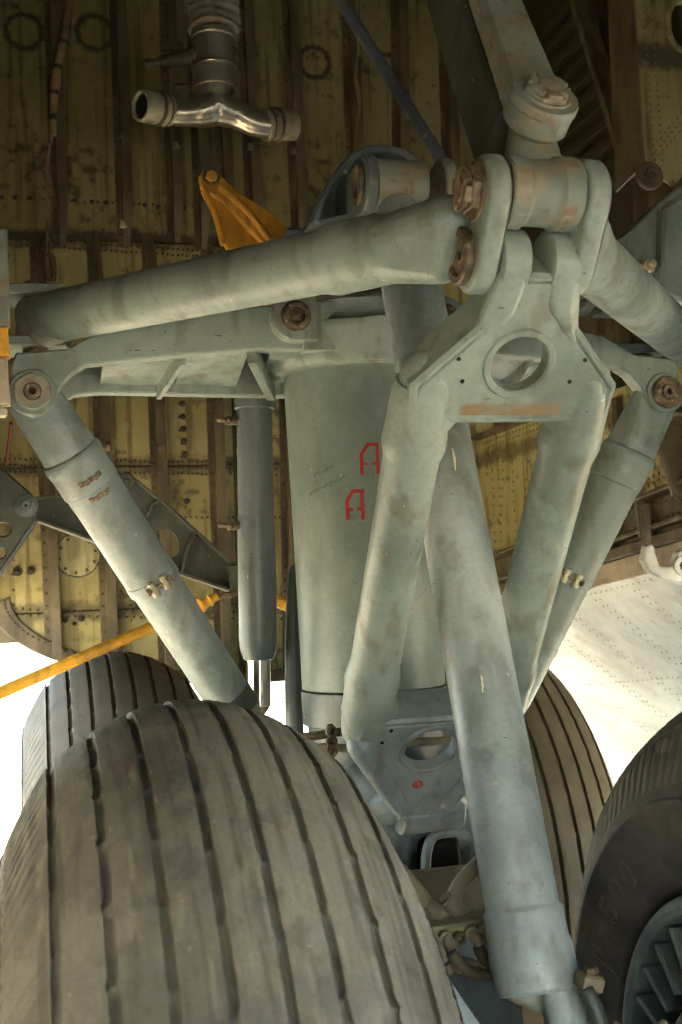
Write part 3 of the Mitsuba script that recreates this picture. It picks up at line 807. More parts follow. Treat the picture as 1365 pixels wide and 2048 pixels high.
for s in (-1, 1):
    bc = A([XB + s * 0.1695, YF1 + 0.02, 2.203])
    part(leg, 'boss', plate(unary_union([Point(0, 0).buffer(0.052, quad_segs=16), sbox(-0.01 if s < 0 else -0.048, -0.052, 0.048 if s < 0 else 0.01, 0.052)]), 0.06, bc + A([0, 0.005, 0]), XAX, ZAX, 0.003), GREEN, 40)
    part(leg, 'bushing', [disc_ring(bc + A([0, -0.052, 0]), -YAX, 0.017, 0.029, 0.022, 40, 0.003), disc_ring(bc + A([0, -0.055, 0]), -YAX, 0.026, 0.033, 0.010, 40, 0.002), lathe(bc + A([0, -0.052, 0]), -YAX, [(0, 0.019), (0.006, 0.018)], 24)], RUST, 40)
    lc = A([XB + s * 0.7195, YF1, 2.043])
    part(leg, 'lug_boss', lathe(lc, -YAX, [(-0.01, 0.048), (0.006, 0.048), (0.009, 0.046)], 48), GREEN, 40)
    nut = part(leg, 'pin_nut', [plate(hexagon(0.040).buffer(0.002).intersection(Point(0, 0).buffer(0.038)).difference(Point(0, 0).buffer(0.016)), 0.014, lc + A([0, -0.008, 0]), XAX * 0.8 + ZAX * 0.6, ZAX * 0.8 - XAX * 0.6, 0.003)], RUST if s > 0 else WORN, 40)
    part(nut, 'pin_end', disc_ring(lc + A([0, -0.022, 0]), -YAX, 0.007, 0.0165, 0.005, 32), RUST, 40)
    part(nut, 'pin_bore_shade', lathe(lc + A([0, -0.0205, 0]), -YAX, [(0, 0.0075), (0.001, 0.0073)], 16), BLACK, False)
    # upper clevis that takes the V brace
    uc = A([XB + s * 0.712, 2.53, 2.215])
    for dz in (-0.052, 0.060):
        part(leg, 'clevis', plate(rounded([(-0.075, -0.05), (0.06, -0.06), (0.075, 0.0), (0.06, 0.08), (-0.075, 0.08)], 0.02), 0.022, uc + A([0, 0.02, dz - 0.01]), XAX, YAX, 0.003), GREEN, 40)
    part(leg, 'clevis_nut', castle_nut(uc + A([0.0, 0.005, -0.062]), -ZAX, 0.030, 0.022), RUST, 40)
    part(leg, 'clevis_pin', rod(uc + A([0, 0.005, -0.05]), uc + A([0, 0.005, 0.085]), 0.02), RUST, 40)


# red letters painted on the cylinder
def on_cyl(poly, z0, x0, r):
    m = plate(poly, 0.0008, A([0, 0, 0]), XAX, YAX, 0)
    m = m.subdivide_to_size(0.008)
    v = m.vertices
    th = (x0 + v[:, 0] - Ls[0]) / 0.172
    rr = np.interp(z0 + v[:, 1], [1.385, 1.785, 2.105], [0.166, 0.173, 0.181]) + 0.0006 + v[:, 2]
    m.vertices = np.stack([Ls[0] + rr * np.sin(th), Ls[1] - rr * np.cos(th), z0 + v[:, 1]], 1)
    return m


def letter_a(w, h, t):
    outer = Polygon([(0, 0), (0, h * 0.68), (w * 0.42, h), (w, h), (w, 0), (w - t, 0), (w - t, h - t), (w * 0.50, h - t), (t, h * 0.64), (t, 0)])
    rag = outer.buffer(0.0009).buffer(-0.0009)
    return unary_union([rag, sbox(t * 0.5, h * 0.30, w * 0.40, h * 0.30 + t * 0.85), sbox(w * 0.62, h * 0.31, w - t * 0.5, h * 0.31 + t * 0.8)])


for (px, py), w, h in (((722, 950), 0.042, 0.070), ((697, 1040), 0.041, 0.067)):
    q = S(px, py, Y=2.455)
    part(leg, 'painted_letter', on_cyl(letter_a(w, h, 0.0072), q[2], Ls[0] + 0.172 * math.asin(max(-1, min(1, (q[0] - Ls[0]) / 0.172))), 0), RED, False, label='red painted letter A')
# faint pencil-grey handwriting, hardly legible
hw = random.Random(5)
SMUDGE = bsdf('pencil_grey', rgb(0.125, 0.152, 0.138), 0.5, 0.4)
for (px, py), n in (((634, 985), 9), ((640, 948), 5)):
    q = S(px, py, Y=2.47)
    t = np.linspace(0, n, n * 14)
    am = 0.0055 * (0.45 + 0.55 * meshkit.noise(np.stack([t * 0.9, t * 0, t * 0], 1), n))
    xs = 0.0105 * t + 0.0042 * np.sin(2 * np.pi * t * 0.9 + 0.7)
    ys = am * np.cos(2 * np.pi * t * 0.9) + 0.32 * xs
    strokes = [LineString(np.stack([xs[a:b], ys[a:b]], 1)).buffer(0.0007 + 0.0005 * (a % 3) / 3, quad_segs=2) for a, b in ((0, len(t) * 3 // 7), (len(t) * 3 // 7 + 4, len(t)))]
    part(leg, 'pencil_mark', on_cyl(unary_union(strokes), q[2], Ls[0] + 0.172 * math.asin(max(-1, min(1, (q[0] - Ls[0]) / 0.172))), 0), SMUDGE, False)

# ------------------------------------------------------------------ side braces from crosshead lugs down to the foot of the leg
def side_brace(s, label):
    b = thing('side_brace', label, 'brace', 'telescoping side braces of the leg')
    m = GREEN if s > 0 else BRACEBLUE
    P0 = A([XB + s * 0.7195, 2.475, 2.043])
    P1 = A([XC + s * 0.30, 2.70, 1.36])
    if s < 0: P1 = S(468, 1410, Y=2.70)
    else: P1 = S(1012, 1410, Y=2.70)
    d = unit(P1 - P0)
    L = np.linalg.norm(P1 - P0)
    part(b, 'fork', cast([hull((P0 - XAX * 0.030 + d * 0.0, 0.030), (P0 + XAX * 0.030, 0.030), (P0 + d * 0.13, 0.060), (P0 + d * 0.155, 0.062)), ], edge=0.010, it=6), m, 60)
    part(b, 'upper_sleeve', lathe(P0 + d * 0.14, d, [(0, 0.060), (0.006, 0.0655), (0.018, 0.0675), (0.030, 0.0655), (0.036, 0.0645), (0.085, 0.0645), (0.088, 0.061)], 56), m, 50)
    part(b, 'middle_tube', lathe(P0 + d * 0.226, d, [(0, 0.058), (0.002, 0.0615), (0.028, 0.0615), (0.030, 0.0605), (0.255, 0.0595), (0.258, 0.056)], 56), m, 50)
    part(b, 'lower_tube', lathe(P0 + d * 0.470, d, [(0, 0.053), (0.02, 0.0565), (L - 0.50, 0.0535), (L - 0.47, 0.050), (L - 0.42, 0.045)], 56), m, 50)
    u, v, a = basis(d)
    toward = unit(-YAX - d * (-YAX @ d))
    side = np.cross(d, toward)
    # locking lugs in two slots (left) and clamp bands with pinch bolts
    if s < 0:
        for at, rr in ((0.200, 0.0655), (0.240, 0.0625)):
            for k in range(5):
                an = (k - 2) * 0.17
                n = toward * math.cos(an) + side * math.sin(an)
                part(b, 'lock_tab', bbox(P0 + d * (at + 0.002 * (k % 2)) + n * rr, (0.009, 0.010, 0.008), 0.002, np.cross(n, d), d), RUST, 40)
    at = 0.476
    cl = part(b, 'clamp_band', disc_ring(P0 + d * (at - 0.012), d, 0.056, 0.0612, 0.026, 56), m, 40)
    for k, an in enumerate((-0.22, 0.22) if s < 0 else (0.05, 0.5)):
        n = toward * math.cos(an) + side * math.sin(an)
        part(cl, 'lug', rod(P0 + d * (at - 0.016) + n * 0.066, P0 + d * (at + 0.018) + n * 0.066, 0.009, n=20), CLAMP, 40)
    n0 = toward * math.cos(0.0 if s < 0 else 0.28) + side * math.sin(0.0 if s < 0 else 0.28)
    tng = np.cross(d, n0)
    part(cl, 'pinch_bolt', [rod(P0 + d * at + n0 * 0.068 - tng * 0.030, P0 + d * at + n0 * 0.068 + tng * 0.030, 0.0042, n=12), hex_nut(P0 + d * at + n0 * 0.068 + tng * 0.024, tng, 0.009, 0.008), hex_nut(P0 + d * at + n0 * 0.068 - tng * 0.032, tng, 0.009, 0.008)], RUST, 40)
    if s > 0:
        at = L - 0.17
        c2 = part(b, 'lower_clamp', disc_ring(P0 + d * (at - 0.01), d, 0.050, 0.0565, 0.02, 48), m, 40)
        n = unit(toward * 0.5 + side * 0.85)
        part(c2, 'lug', rod(P0 + d * (at - 0.016) + n * 0.06, P0 + d * (at + 0.018) + n * 0.06, 0.009, n=16), RUST, 40)
        part(c2, 'pinch_bolt', [rod(P0 + d * at + n * 0.06 - side * 0.032, P0 + d * at + n * 0.06 + side * 0.036, 0.005, n=10), hex_nut(P0 + d * at + n * 0.06 + side * 0.03, side, 0.009, 0.010)], RUST, 40)
    if s < 0:
        c2 = part(b, 'lower_clamp', disc_ring(P0 + d * (L - 0.035), d, 0.046, 0.0555, 0.05, 48), DKGREEN, 40)
    part(b, 'foot', cast([hull((P1 - d * 0.02, 0.035), (P1 + d * 0.06, 0.028))], edge=0.012, it=3), SLATE, 50)


side_brace(-1, 'blue grey telescoping side brace slanting down behind the dusty front tyre')
side_brace(1, 'pale green telescoping side brace slanting down from the right crosshead lug')

# ------------------------------------------------------------------ V brace: two tubes from the crosshead to the knuckle in front
PT, PL = A([XC - 0.02, 1.549, 2.187]), A([XC - 0.02, 1.603, 2.095])      # upper and lower knuckle pins
CH_T = 0.037


def cheek_poly():
    """Outline of a cheek in (y, z) round both pins."""
    return unary_union([LineString([(PT[1], PT[2] - 0.004), (PL[1] + 0.004, PL[2] + 0.012)]).buffer(0.056, quad_segs=12)])


def v_brace(s, label, Pa):
    b = thing('upper_brace', label, 'brace', 'tubes of the forward pointing brace frame')
    xi = (0.621 if s < 0 else 0.776)
    part(b, 'cheek', plate(cheek_poly(), CH_T, A([xi, 0, 0]), YAX, ZAX, 0.008), GREEN, 45)
    xo = xi - 0.004 if s < 0 else xi + CH_T + 0.004
    Pc = A([xo - s * 0.0, 1.665, 2.155])
    d = unit(Pa - Pc)
    L = np.linalg.norm(Pa - Pc)
    part(b, 'end_casting', cast([hull((Pc + A([s * 0.012, -0.035, 0.012]), 0.040), (Pc + A([s * 0.012, 0.0, -0.045]), 0.030), (Pc + A([s * 0.012, 0.02, 0.03]), 0.032), (Pc + d * 0.11, 0.0535), (Pc + d * 0.13, 0.054))], edge=0.010, it=6), GREEN, 60)
    part(b, 'tube', lathe(Pc + d * 0.10, d, ([(0, 0.052), (0.03, 0.0575), (0.105, 0.0595), (0.125, 0.0605), (0.140, 0.0580), (0.155, 0.0545), (0.17, 0.0535)] if s < 0 else [(0, 0.0535), (0.1, 0.0545)]) + [(L * 0.55, 0.0535), (L - 0.24, 0.0535), (L - 0.20, 0.0545), (L - 0.16, 0.0535), (L - 0.135, 0.046), (L - 0.10, 0.030)], 64), GREEN, 60)
    part(b, 'end_eye', cast([hull((Pa + ZAX * 0.020 + d * 0.012, 0.034), (Pa - ZAX * 0.034 + d * 0.012, 0.032), (Pa - d * 0.10, 0.047), (Pa - d * 0.16, 0.050))], edge=0.010, it=5), WORN, 60)
    if s < 0:
        n1 = part(b, 'upper_pin', castle_nut(A([xi - 0.001, PT[1], PT[2]]), -XAX, 0.036, 0.026), RUST, 40)
        part(n1, 'washer', disc_ring(A([xi + 0.001, PT[1], PT[2]]), -XAX, 0.02, 0.044, 0.005), RUST, 40)
        n2 = part(b, 'lower_pin', [disc_ring(A([xi + 0.002, PL[1] + 0.004, PL[2] + 0.012]), -XAX, 0.028, 0.043, 0.016, 48, 0.003), lathe(A([xi + 0.002, PL[1] + 0.004, PL[2] + 0.012]), -XAX, [(0, 0.03), (0.010, 0.0295)], 40)], RUST, 40)
        part(n2, 'centre_bore_shade', lathe(A([xi - 0.008, PL[1] + 0.004, PL[2] + 0.012]), -XAX, [(0, 0.007), (0.001, 0.0068)], 14), BLACK, False)
    return b


PL_END = A([XB - 0.712, 2.535, 2.215])
PR_END = S(1395, 706, Y=2.60)
v_brace(-1, 'long grey green brace tube rising from the left crosshead lug to the knuckle', PL_END)
v_brace(1, 'short looking pale brace tube running from the knuckle to the right crosshead lug', PR_END)

# ------------------------------------------------------------------ knuckle between the cheeks and the arm going up
kn = thing('knuckle_joint', 'worn rust streaked knuckle barrel pinned between the two brace cheeks', 'joint')
kb = A([0.661, PT[1], PT[2]])
part(kn, 'barrel', lathe(kb, XAX, [(0, 0.050), (0.003, 0.053), (0.026, 0.053), (0.030, 0.0495), (0.036, 0.048), (0.066, 0.0485), (0.074, 0.0495), (0.080, 0.054), (0.108, 0.0545), (0.112, 0.051)], 56), WORN, 35)
ARM0 = A([XC - 0.02, 1.575, 2.290])
ad = unit(S(964, 0, X=0.745) - ARM0)
AX = A([0.06, -0.80, 0.56])
AX = unit(AX - ad * (AX @ ad))
part(kn, 'tongue', cast([hull((A([0.690, PT[1] + 0.01, PT[2] + 0.03]), 0.022), (A([0.748, PT[1] + 0.01, PT[2] + 0.03]), 0.022), (ARM0 + A([-0.015, -0.0, 0]), 0.020), (ARM0 + A([0.015, 0.0, 0]), 0.020))], edge=0.009, it=4), WORN, 50)

arm = thing('drag_brace', 'rust stained dark green rectangular arm rising from the knuckle out of the picture', 'brace')
u2 = unit(np.cross(ad, AX))
if u2[0] < 0: u2 = -u2
us = u2 if np.cross(u2, ad) @ AX > 0 else -u2
prof = unary_union([Point(0, 0).buffer(0.050, quad_segs=14), Polygon([(-0.047, 0.0), (0.045, 0.0), (0.042, 0.12), (0.030, 0.80), (-0.034, 0.80), (-0.043, 0.12)])])
part(arm, 'front_plate', plate(prof, 0.045, ARM0 + AX * 0.010, us, ad, 0.008), WORN, 42)
part(arm, 'side_web', plate(Polygon([(-0.046, 0.03), (0.038, 0.03), (0.026, 0.80), (-0.042, 0.80), (-0.046, 0.12)]), 0.110, ARM0 - AX * 0.101, us, ad, 0.006), DKGREEN, 42)
part(arm, 'pin_boss', lathe(ARM0 + AX * 0.050, AX, [(0, 0.052), (0.010, 0.052), (0.014, 0.050), (0.0145, 0.038), (0.018, 0.037)], 48), WORN, 40)
pn = part(arm, 'pin_nut', castle_nut(ARM0 + AX * 0.064, AX, 0.036, 0.017), WORN, 40)
part(pn, 'cotter_pin', rod(ARM0 + AX * 0.079 - u2 * 0.02, ARM0 + AX * 0.079 + u2 * 0.02, 0.003, n=8), RUST, 40)
part(arm, 'pin', rod(ARM0 - AX * 0.10, ARM0 + AX * 0.06, 0.022), RUST, 40)

# ------------------------------------------------------------------ H shaped drag link: top gusset, two legs, bottom gusset
dl = thing('drag_link', 'H shaped grey drag link of two tubes joined by holed gussets at both ends', 'drag link')
WA, WB = A([XC - 0.018, 1.600, 2.098]), A([XC - 0.018, 2.300, 1.190])
wd = unit(WB - WA)
WL = np.linalg.norm(WB - WA)
wn = np.cross(XAX, wd)
wn = wn if wn[1] < 0 else -wn          # towards the front
vdir = -wd
# plate frame: u = x, v = up the link, normal = u x v
pn_ = np.cross(XAX, vdir)
gt = 0.088


def gpoly(pts, hole_c, hole_r, dots):
    p = Polygon(pts).buffer(-0.013).buffer(0.026, quad_segs=5).buffer(-0.013, quad_segs=5)
    p = p.difference(Point(*hole_c).buffer(hole_r, quad_segs=16))
    return p


top_pts = [(-0.062, 0.0), (-0.062, -0.050), (-0.075, -0.078), (-0.175, -0.186), (-0.168, -0.246), (-0.086, -0.254), (0.086, -0.254), (0.168, -0.246), (0.175, -0.186), (0.075, -0.078), (0.062, -0.050), (0.062, 0.0)]
dots = [(-0.105, -0.140), (-0.092, -0.178), (0.105, -0.140), (0.088, -0.178)]
sgn = 1 if pn_ @ wn > 0 else -1
Og = WA - pn_ * gt / 2
_base = paint_fn((0.185, 0.227, 0.203), (0.242, 0.282, 0.249), (0.149, 0.126, 0.083), 0.42)


def gusset_fn(p, n, uv):
    d = (p.y - float(WA[1])) * float(wd[1]) + (p.z - float(WA[2])) * float(wd[2])
    w = (p.y - float(WA[1])) * float(wn[1]) + (p.z - float(WA[2])) * float(wn[2])
    x = dr.abs(p.x - float(WA[0]))
    wob = 0.006 * (fbm(p.x * 60, p.y * 60, p.z * 60, 3) - 0.5)
    m = (1 - smoothstep(0.0070, 0.0165, dr.abs(d - 0.2300) + wob)) * (1 - smoothstep(0.078, 0.092, x + wob)) * smoothstep(0.02, 0.03, w)
    return mix(_base(p, n, uv), (0.225, 0.140, 0.070), m * (0.45 + 0.5 * smoothstep(0.3, 0.65, fbm(p.x * 38, p.y * 70, p.z * 70, 3))))


GUSSET = bsdf('paint_gusset', gusset_fn, rough_paint, 0.5, bump=bump_cast)
def gusset_meshes(pts, hc_, hr_):
    full = gpoly(pts, (9, 9), 0.01, [])
    inner = full.buffer(-0.016)
    web_p = full.buffer(-0.015).difference(Point(*hc_).buffer(hr_, quad_segs=16))
    return plate(full.difference(inner), gt, Og, XAX, vdir, 0.006), plate(web_p, 0.026, Og + pn_ * (gt - 0.027 if sgn > 0 else 0.001), XAX, vdir, 0.002)


fm_, wm_ = gusset_meshes(top_pts, (-0.004, -0.148), 0.047)
part(dl, 'top_gusset', wm_, GUSSET, 42)
part(dl, 'top_frame', fm_, GREEN, 42)
part(dl, 'gusset_lip', disc_ring(WA + A([-0.004, 0, 0]) + vdir * -0.148 + wn * (gt / 2 - 0.003), wn, 0.0465, 0.060, 0.0055, 56, 0.003), GREEN, 40)
for q in dots + [(-0.098, -0.915), (-0.112, -0.945)]:
    part(dl, 'bore_shade', lathe(WA + XAX * q[0] + vdir * q[1] + wn * (gt / 2 - 0.002), wn, [(0, 0.0034), (0.0026, 0.0034)], 12), BLACK, False)  # black discs painted as shaded holes
for s in (-1, 1):
    part(dl, 'top_lobe', lathe(WA + XAX * (s * 0.040 - 0.024), XAX, [(0, 0.043), (0.004, 0.048), (0.044, 0.048), (0.048, 0.043)], 48), GREEN, 40)
    part(dl, 'top_rib', cast([hull((WA + XAX * (s * 0.040 - 0.012) + wn * 0.034, 0.013), (WA + XAX * (s * 0.040 + 0.012) + wn * 0.034, 0.013), (WA + XAX * (s * 0.044 - 0.010) + wd * 0.05 + wn * 0.037, 0.013), (WA + XAX * (s * 0.048 + 0.008) + wd * 0.06 + wn * 0.037, 0.013), (WA + XAX * s * 0.078 + wd * 0.110 + wn * 0.031, 0.012))], edge=0.008, it=5), GREEN, 60)
    c = WA + XAX * s * 0.137
    leg_m = BLUE
    part(dl, 'leg_tube', lathe(c + wd * 0.20, wd, [(0, 0.046), (0.02, 0.050), (0.085, 0.0515), (0.100, 0.053), (0.112, 0.0535), (0.124, 0.051), (0.14, 0.0468), (0.40, 0.0462), (0.58, 0.0462), (0.60, 0.0505), (0.62, 0.0525), (0.64, 0.0505), (0.66, 0.0495), (0.70, 0.0495), (0.715, 0.044)], 56), GREEN, 60)
    part(dl, 'leg_shoulder', cast([hull((c + wd * 0.195 - XAX * s * 0.006, 0.0475), (c + wd * 0.265, 0.0505), (c - XAX * s * 0.03 + wd * 0.182, 0.034), (c - XAX * s * 0.055 + wd * 0.218, 0.036))], edge=0.010, it=6), GREEN, 60)
bot_pts = [(-0.155, -0.89), (-0.165, -0.94), (-0.155, -0.985), (-0.058, -1.105), (-0.048, -1.175), (0.048, -1.175), (0.058, -1.105), (0.155, -0.985), (0.165, -0.94), (0.155, -0.89), (0.095, -0.892), (-0.095, -0.892)]
fm_, wm_ = gusset_meshes(bot_pts, (-0.010, -0.975), 0.052)
part(dl, 'bottom_gusset', wm_, BLUE, 42)  # bluer than the top gusset: sky light put into the colour
part(dl, 'bottom_frame', fm_, BLUE, 42)
part(dl, 'gusset_lip', disc_ring(WA + XAX * -0.010 + wd * 0.975 + wn * (gt / 2 - 0.003), wn, 0.0515, 0.064, 0.0055, 56, 0.003), BLUE, 40)
for s in (-1, 1):
    a, b = A([s * 0.146, 0.962]), A([s * 0.052, 1.13])
    pa_, pb_ = (WA + XAX * q[0] + wd * q[1] + wn * (gt / 2 - 0.001) for q in (a, b))
    part(dl, 'edge_rib', cast([hull((pa_ - wn * 0.014, 0.030), (pb_ - wn * 0.004, 0.017))], edge=0.008, it=3), BLUE, 60)
    part(dl, 'foot_lobe', cast([hull((WA + XAX * s * 0.055 + wd * 1.125 + wn * 0.02, 0.028), (WA + XAX * s * 0.060 + wd * 1.17 + wn * 0.0, 0.040), (WA + XAX * s * 0.085 + wd * 1.17 + wn * 0.0, 0.036))], edge=0.010, it=3), BLUE, 60)
    part(dl, 'foot_shoulder', cast([hull((WA + XAX * s * 0.137 + wd * 0.875, 0.050), (WA + XAX * s * 0.136 + wd * 0.945, 0.046), (WA + XAX * s * 0.10 + wd * 0.915, 0.036))], edge=0.010, it=5), GREEN, 60)
part(dl, 'red_dab', lathe(WA + XAX * -0.022 + wd * 1.068 + wn * (gt / 2 - 0.001), wn, [(0, 0.011), (0.003, 0.009), (0.0045, 0.004)], 14), PINKRED, 40, label='small dab of faded red paint on the lower gusset')
# ------------------------------------------------------------------ big damper strut through the middle
ds = thing('damper_strut', 'thick blue grey tubular strut running from the bay down between the front wheels', 'strut')
D0, D1 = A([XC - 0.024, 2.245, 2.440]), A([XC + 0.001, 1.772, 0.985])
dd = unit(D1 - D0)
DL_ = np.linalg.norm(D1 - D0)
part(ds, 'tube', lathe(D0 + dd * 0.05, dd, [(0, 0.040), (0.04, 0.056), (0.08, 0.0595), (DL_ - 0.160, 0.0605), (DL_ - 0.155, 0.0652), (DL_ - 0.148, 0.0658), (DL_ - 0.142, 0.0650), (DL_ - 0.125, 0.0655), (DL_ - 0.095, 0.0672), (DL_ - 0.092, 0.0680), (DL_ - 0.070, 0.0680), (DL_ - 0.066, 0.0665), (DL_ - 0.036, 0.0655), (DL_ - 0.028, 0.0610), (DL_ - 0.027, 0.048)], 72), BLUE, 60)  # lightened paint stands in for light from the lower front
part(ds, 'eye', [lathe(D0 - XAX * 0.062, XAX, [(0, 0.050), (0.004, 0.054), (0.120, 0.054), (0.124, 0.050)], 48)], WORN, 40)
for (px, py), (qx, qy) in (((905, 897), (911, 940)), ((963, 1352), (966, 1384))):
    def on_tube(x, y):
        d = S(x, y, Y=3.0) - EYE
        d = unit(d)
        m_, w0 = D0 - EYE, unit(D1 - D0)
        a_ = d - w0 * (d @ w0); b_ = m_ - w0 * (m_ @ w0)
        h_ = (a_ @ b_) / (a_ @ a_)
        q_ = math.sqrt(max(0, 0.0625**2 - b_ @ b_ + h_ * h_ * (a_ @ a_)) / (a_ @ a_))
        return EYE + d * (h_ - q_)
    part(ds, 'bare_scrape', cast([hull((on_tube(px, py), 0.0015), (on_tube((px + qx) / 2 + 1, (py + qy) / 2), 0.0032 if py < 1000 else 0.002), (on_tube(qx, qy), 0.0012))], edge=0.003, it=1), SCRAPE, 60)
part(ds, 'eye_bore_shade', lathe(D0 - XAX * 0.064, XAX, [(0, 0.030), (0.128, 0.030)], 32), BLACK, 40)
uu = XAX
vv = np.cross(dd, XAX)
part(ds, 'fork_prong', cast([hull((D1 - dd * 0.05 + XAX * 0.016 + vv * 0.03, 0.024), (D1 - dd * 0.05 + XAX * 0.042 + vv * 0.022, 0.022), (D1 + dd * 0.20 + XAX * 0.022 + vv * 0.034, 0.020), (D1 + dd * 0.20 + XAX * 0.050 + vv * 0.034, 0.020), (D1 + dd * 0.20 + XAX * 0.050 - vv * 0.03, 0.020), (D1 - dd * 0.05 + XAX * 0.030 - vv * 0.03, 0.024))], edge=0.010, it=4), BLUE, 60)
part(ds, 'fork_crotch', cast([hull((D1 + dd * 0.012 - XAX * 0.040, 0.018), (D1 + dd * 0.012 + XAX * 0.01, 0.022), (D1 + dd * 0.040 - XAX * 0.004, 0.012))], edge=0.008, it=4), WORN, 60)

# bracket lug that holds the strut's upper eye
mb = thing('eye_bracket', 'dark blue green cast bracket with deep pockets holding the upper eye of the damper strut', 'bracket')
YBK = 2.36
bp = lambda x, y: (lambda q: (q[0], q[2]))(S(x, y, Y=YBK))
outl = [bp(*q) for q in ((618, 450), (628, 420), (650, 372), (675, 335), (702, 308), (735, 294), (775, 293), (812, 304), (838, 325), (852, 350), (862, 400), (862, 450))]
part(mb, 'back_wall', plate(Polygon(outl), 0.02, A([0, YBK + 0.10, 0]), XAX, ZAX, 0.004), SLATE, 40)
pk = [[(636, 446), (650, 400), (664, 372), (686, 345), (690, 352), (690, 446)], [(700, 446), (700, 342), (712, 326), (728, 318), (736, 330), (728, 446)]]
pockets = unary_union([Polygon([bp(*q) for q in p]).buffer(-0.004).buffer(0.004) for p in pk])
part(mb, 'rim', plate(Polygon(outl).difference(pockets).intersection(sbox(-1, 2.2, XC - 0.055, 9)), 0.115, A([0, YBK + 0.10, 0]), XAX, ZAX, 0.005), STEELBLUE, 40)
part(mb, 'top_web', plate(Polygon(outl).difference(Polygon(outl).buffer(-0.016)).intersection(sbox(XC - 0.06, bp(0, 360)[1], 3, 9)), 0.075, A([0, YBK + 0.06, 0]), XAX, ZAX, 0.004), SLATE, 40)
for s in (-1, 1):
    part(mb, 'cheek', plate(unary_union([Point(2.245, 2.440).buffer(0.062, quad_segs=12), sbox(2.25, 2.385, 2.45, 2.495)]), 0.026, A([XC + (s * 0.083) - 0.013, 0, 0]), YAX, ZAX, 0.004), SLATE if s < 0 else WORN, 40)
part(mb, 'bushing', disc_ring(A([XC - 0.097, 2.245, 2.440]), -XAX, 0.026, 0.040, 0.008), RUST, 40)
part(mb, 'beam', bbox(A([XC, 2.62, 2.38]), (0.4, 0.25, 0.10), 0.01), SLATE, 40)

# ------------------------------------------------------------------ vertical actuator left of the leg
ac = thing('retraction_actuator', 'slender slate grey vertical hydraulic actuator with a chrome rod left of the main strut', 'actuator')
a0 = A([0.512, 2.80, 2.093])
a1 = A([0.497, 2.80, 1.340])
ax_ = unit(a1 - a0)
part(ac, 'barrel', lathe(a0, ax_, [(-0.006, 0.040), (0.0, 0.0445), (0.040, 0.0445), (0.042, 0.0435), (0.125, 0.0435), (0.128, 0.0450), (0.134, 0.0450), (0.137, 0.0440), (0.29, 0.0440), (0.292, 0.0452), (0.300, 0.0452), (0.302, 0.0445), (0.315, 0.0450), (0.33, 0.0462), (0.52, 0.0468), (0.590, 0.0468), (0.612, 0.0455), (0.640, 0.036), (0.642, 0.030)], 56), STEELBLUE, 35)
part(ac, 'end_cap', [lathe(a0, -ax_, [(-0.03, 0.046), (-0.028, 0.0485), (-0.002, 0.0485), (0.0, 0.046)], 48), bbox(a0 + A([0.046, -0.012, -0.024]), (0.014, 0.02, 0.012), 0.002)], STEELBLUE, 35)
part(ac, 'clevis', cast([hull((a0 - ax_ * 0.004 - XAX * 0.030, 0.006), (a0 - ax_ * 0.004 + XAX * 0.030, 0.006), (a0 - ax_ * 0.034, 0.010)), hull((a0 - ax_ * 0.03, 0.012), (a0 - ax_ * 0.09, 0.020))], edge=0.006, it=3), BROWN, 60)
part(ac, 'chrome_rod', lathe(a1, -ax_, [(0, 0.026), (0.003, 0.028), (0.14, 0.028)], 40), CHROME, 40)
part(ac, 'rod_end', lathe(a1 + ax_ * 0.02, -ax_, [(0, 0.012), (0.01, 0.02), (0.02, 0.026)], 30), RUST, 40)
for dz in (0.058, 0.315):
    f = a0 + ax_ * dz
    q = part(ac, 'port_fitting', [rod(f - XAX * 0.040, f - XAX * 0.062 + A([0, -0.012, 0]), 0.010, n=16), hex_nut(f - XAX * 0.062 + A([0, -0.012, 0]), -XAX, 0.012, 0.010), rod(f - XAX * 0.070 + A([0, -0.012, 0]), f - XAX * 0.094 + A([0, -0.004, 0.004]), 0.006, n=12)], RUST if dz < 0.1 else BROWN, 40)

# ------------------------------------------------------------------ yellow lock link behind the V brace
yl = thing('lock_link', 'yellow painted double lock link with a bolt at its upper end', 'link')
yq = lambda x, y, Y=2.98: S(x, y, Y=Y)
for k, (Y, ps) in enumerate(((2.98, ((398, 352), (404, 342), (420, 336), (438, 340), (446, 352), (480, 385), (545, 425), (600, 478), (588, 500), (540, 500), (500, 462), (440, 396), (402, 374))), (3.03, ((396, 356), (405, 372), (428, 412), (440, 470), (462, 510), (530, 510), (486, 460), (450, 400), (432, 370))))):
    pts = [S(x, y, Y=Y) for x, y in ps]
    poly = Polygon([(q[0], q[2]) for q in pts]).buffer(-0.004).buffer(0.008, quad_segs=5).buffer(-0.004)
    part(yl, 'plate', plate(poly, 0.022, A([0, Y + 0.022, 0]), XAX, ZAX, 0.005), YELLOW, 45)
for (xa, ya), (xb, yb) in (((440, 372), (548, 490)), ((408, 380), (448, 490))):
    part(yl, 'edge_rib', sweep([S(xa, ya, Y=2.975), S((xa + xb) / 2 + 4, (ya + yb) / 2 - 6, Y=2.972), S(xb, yb, Y=2.975)], 0.010), YELLOW, 60)
part(yl, 'bolt', hex_nut(S(423, 353, Y=2.955), -YAX, 0.017, 0.012, 0, 0.3), YELLOW, 40)
part(yl, 'web', plate(Polygon([(q[0], q[2]) for q in (S(x, y, Y=3.005) for x, y in ((412, 366), (440, 362), (545, 450), (560, 500), (455, 500)))]), 0.028, A([0, 3.03, 0]), XAX, ZAX, 0.004), YELLOW, 45)
part(yl, 'washer', disc_ring(S(423, 353, Y=2.959), -YAX, 0.012, 0.0225, 0.004), DKGREEN, 40)
q = S(552, 592, Y=2.98)
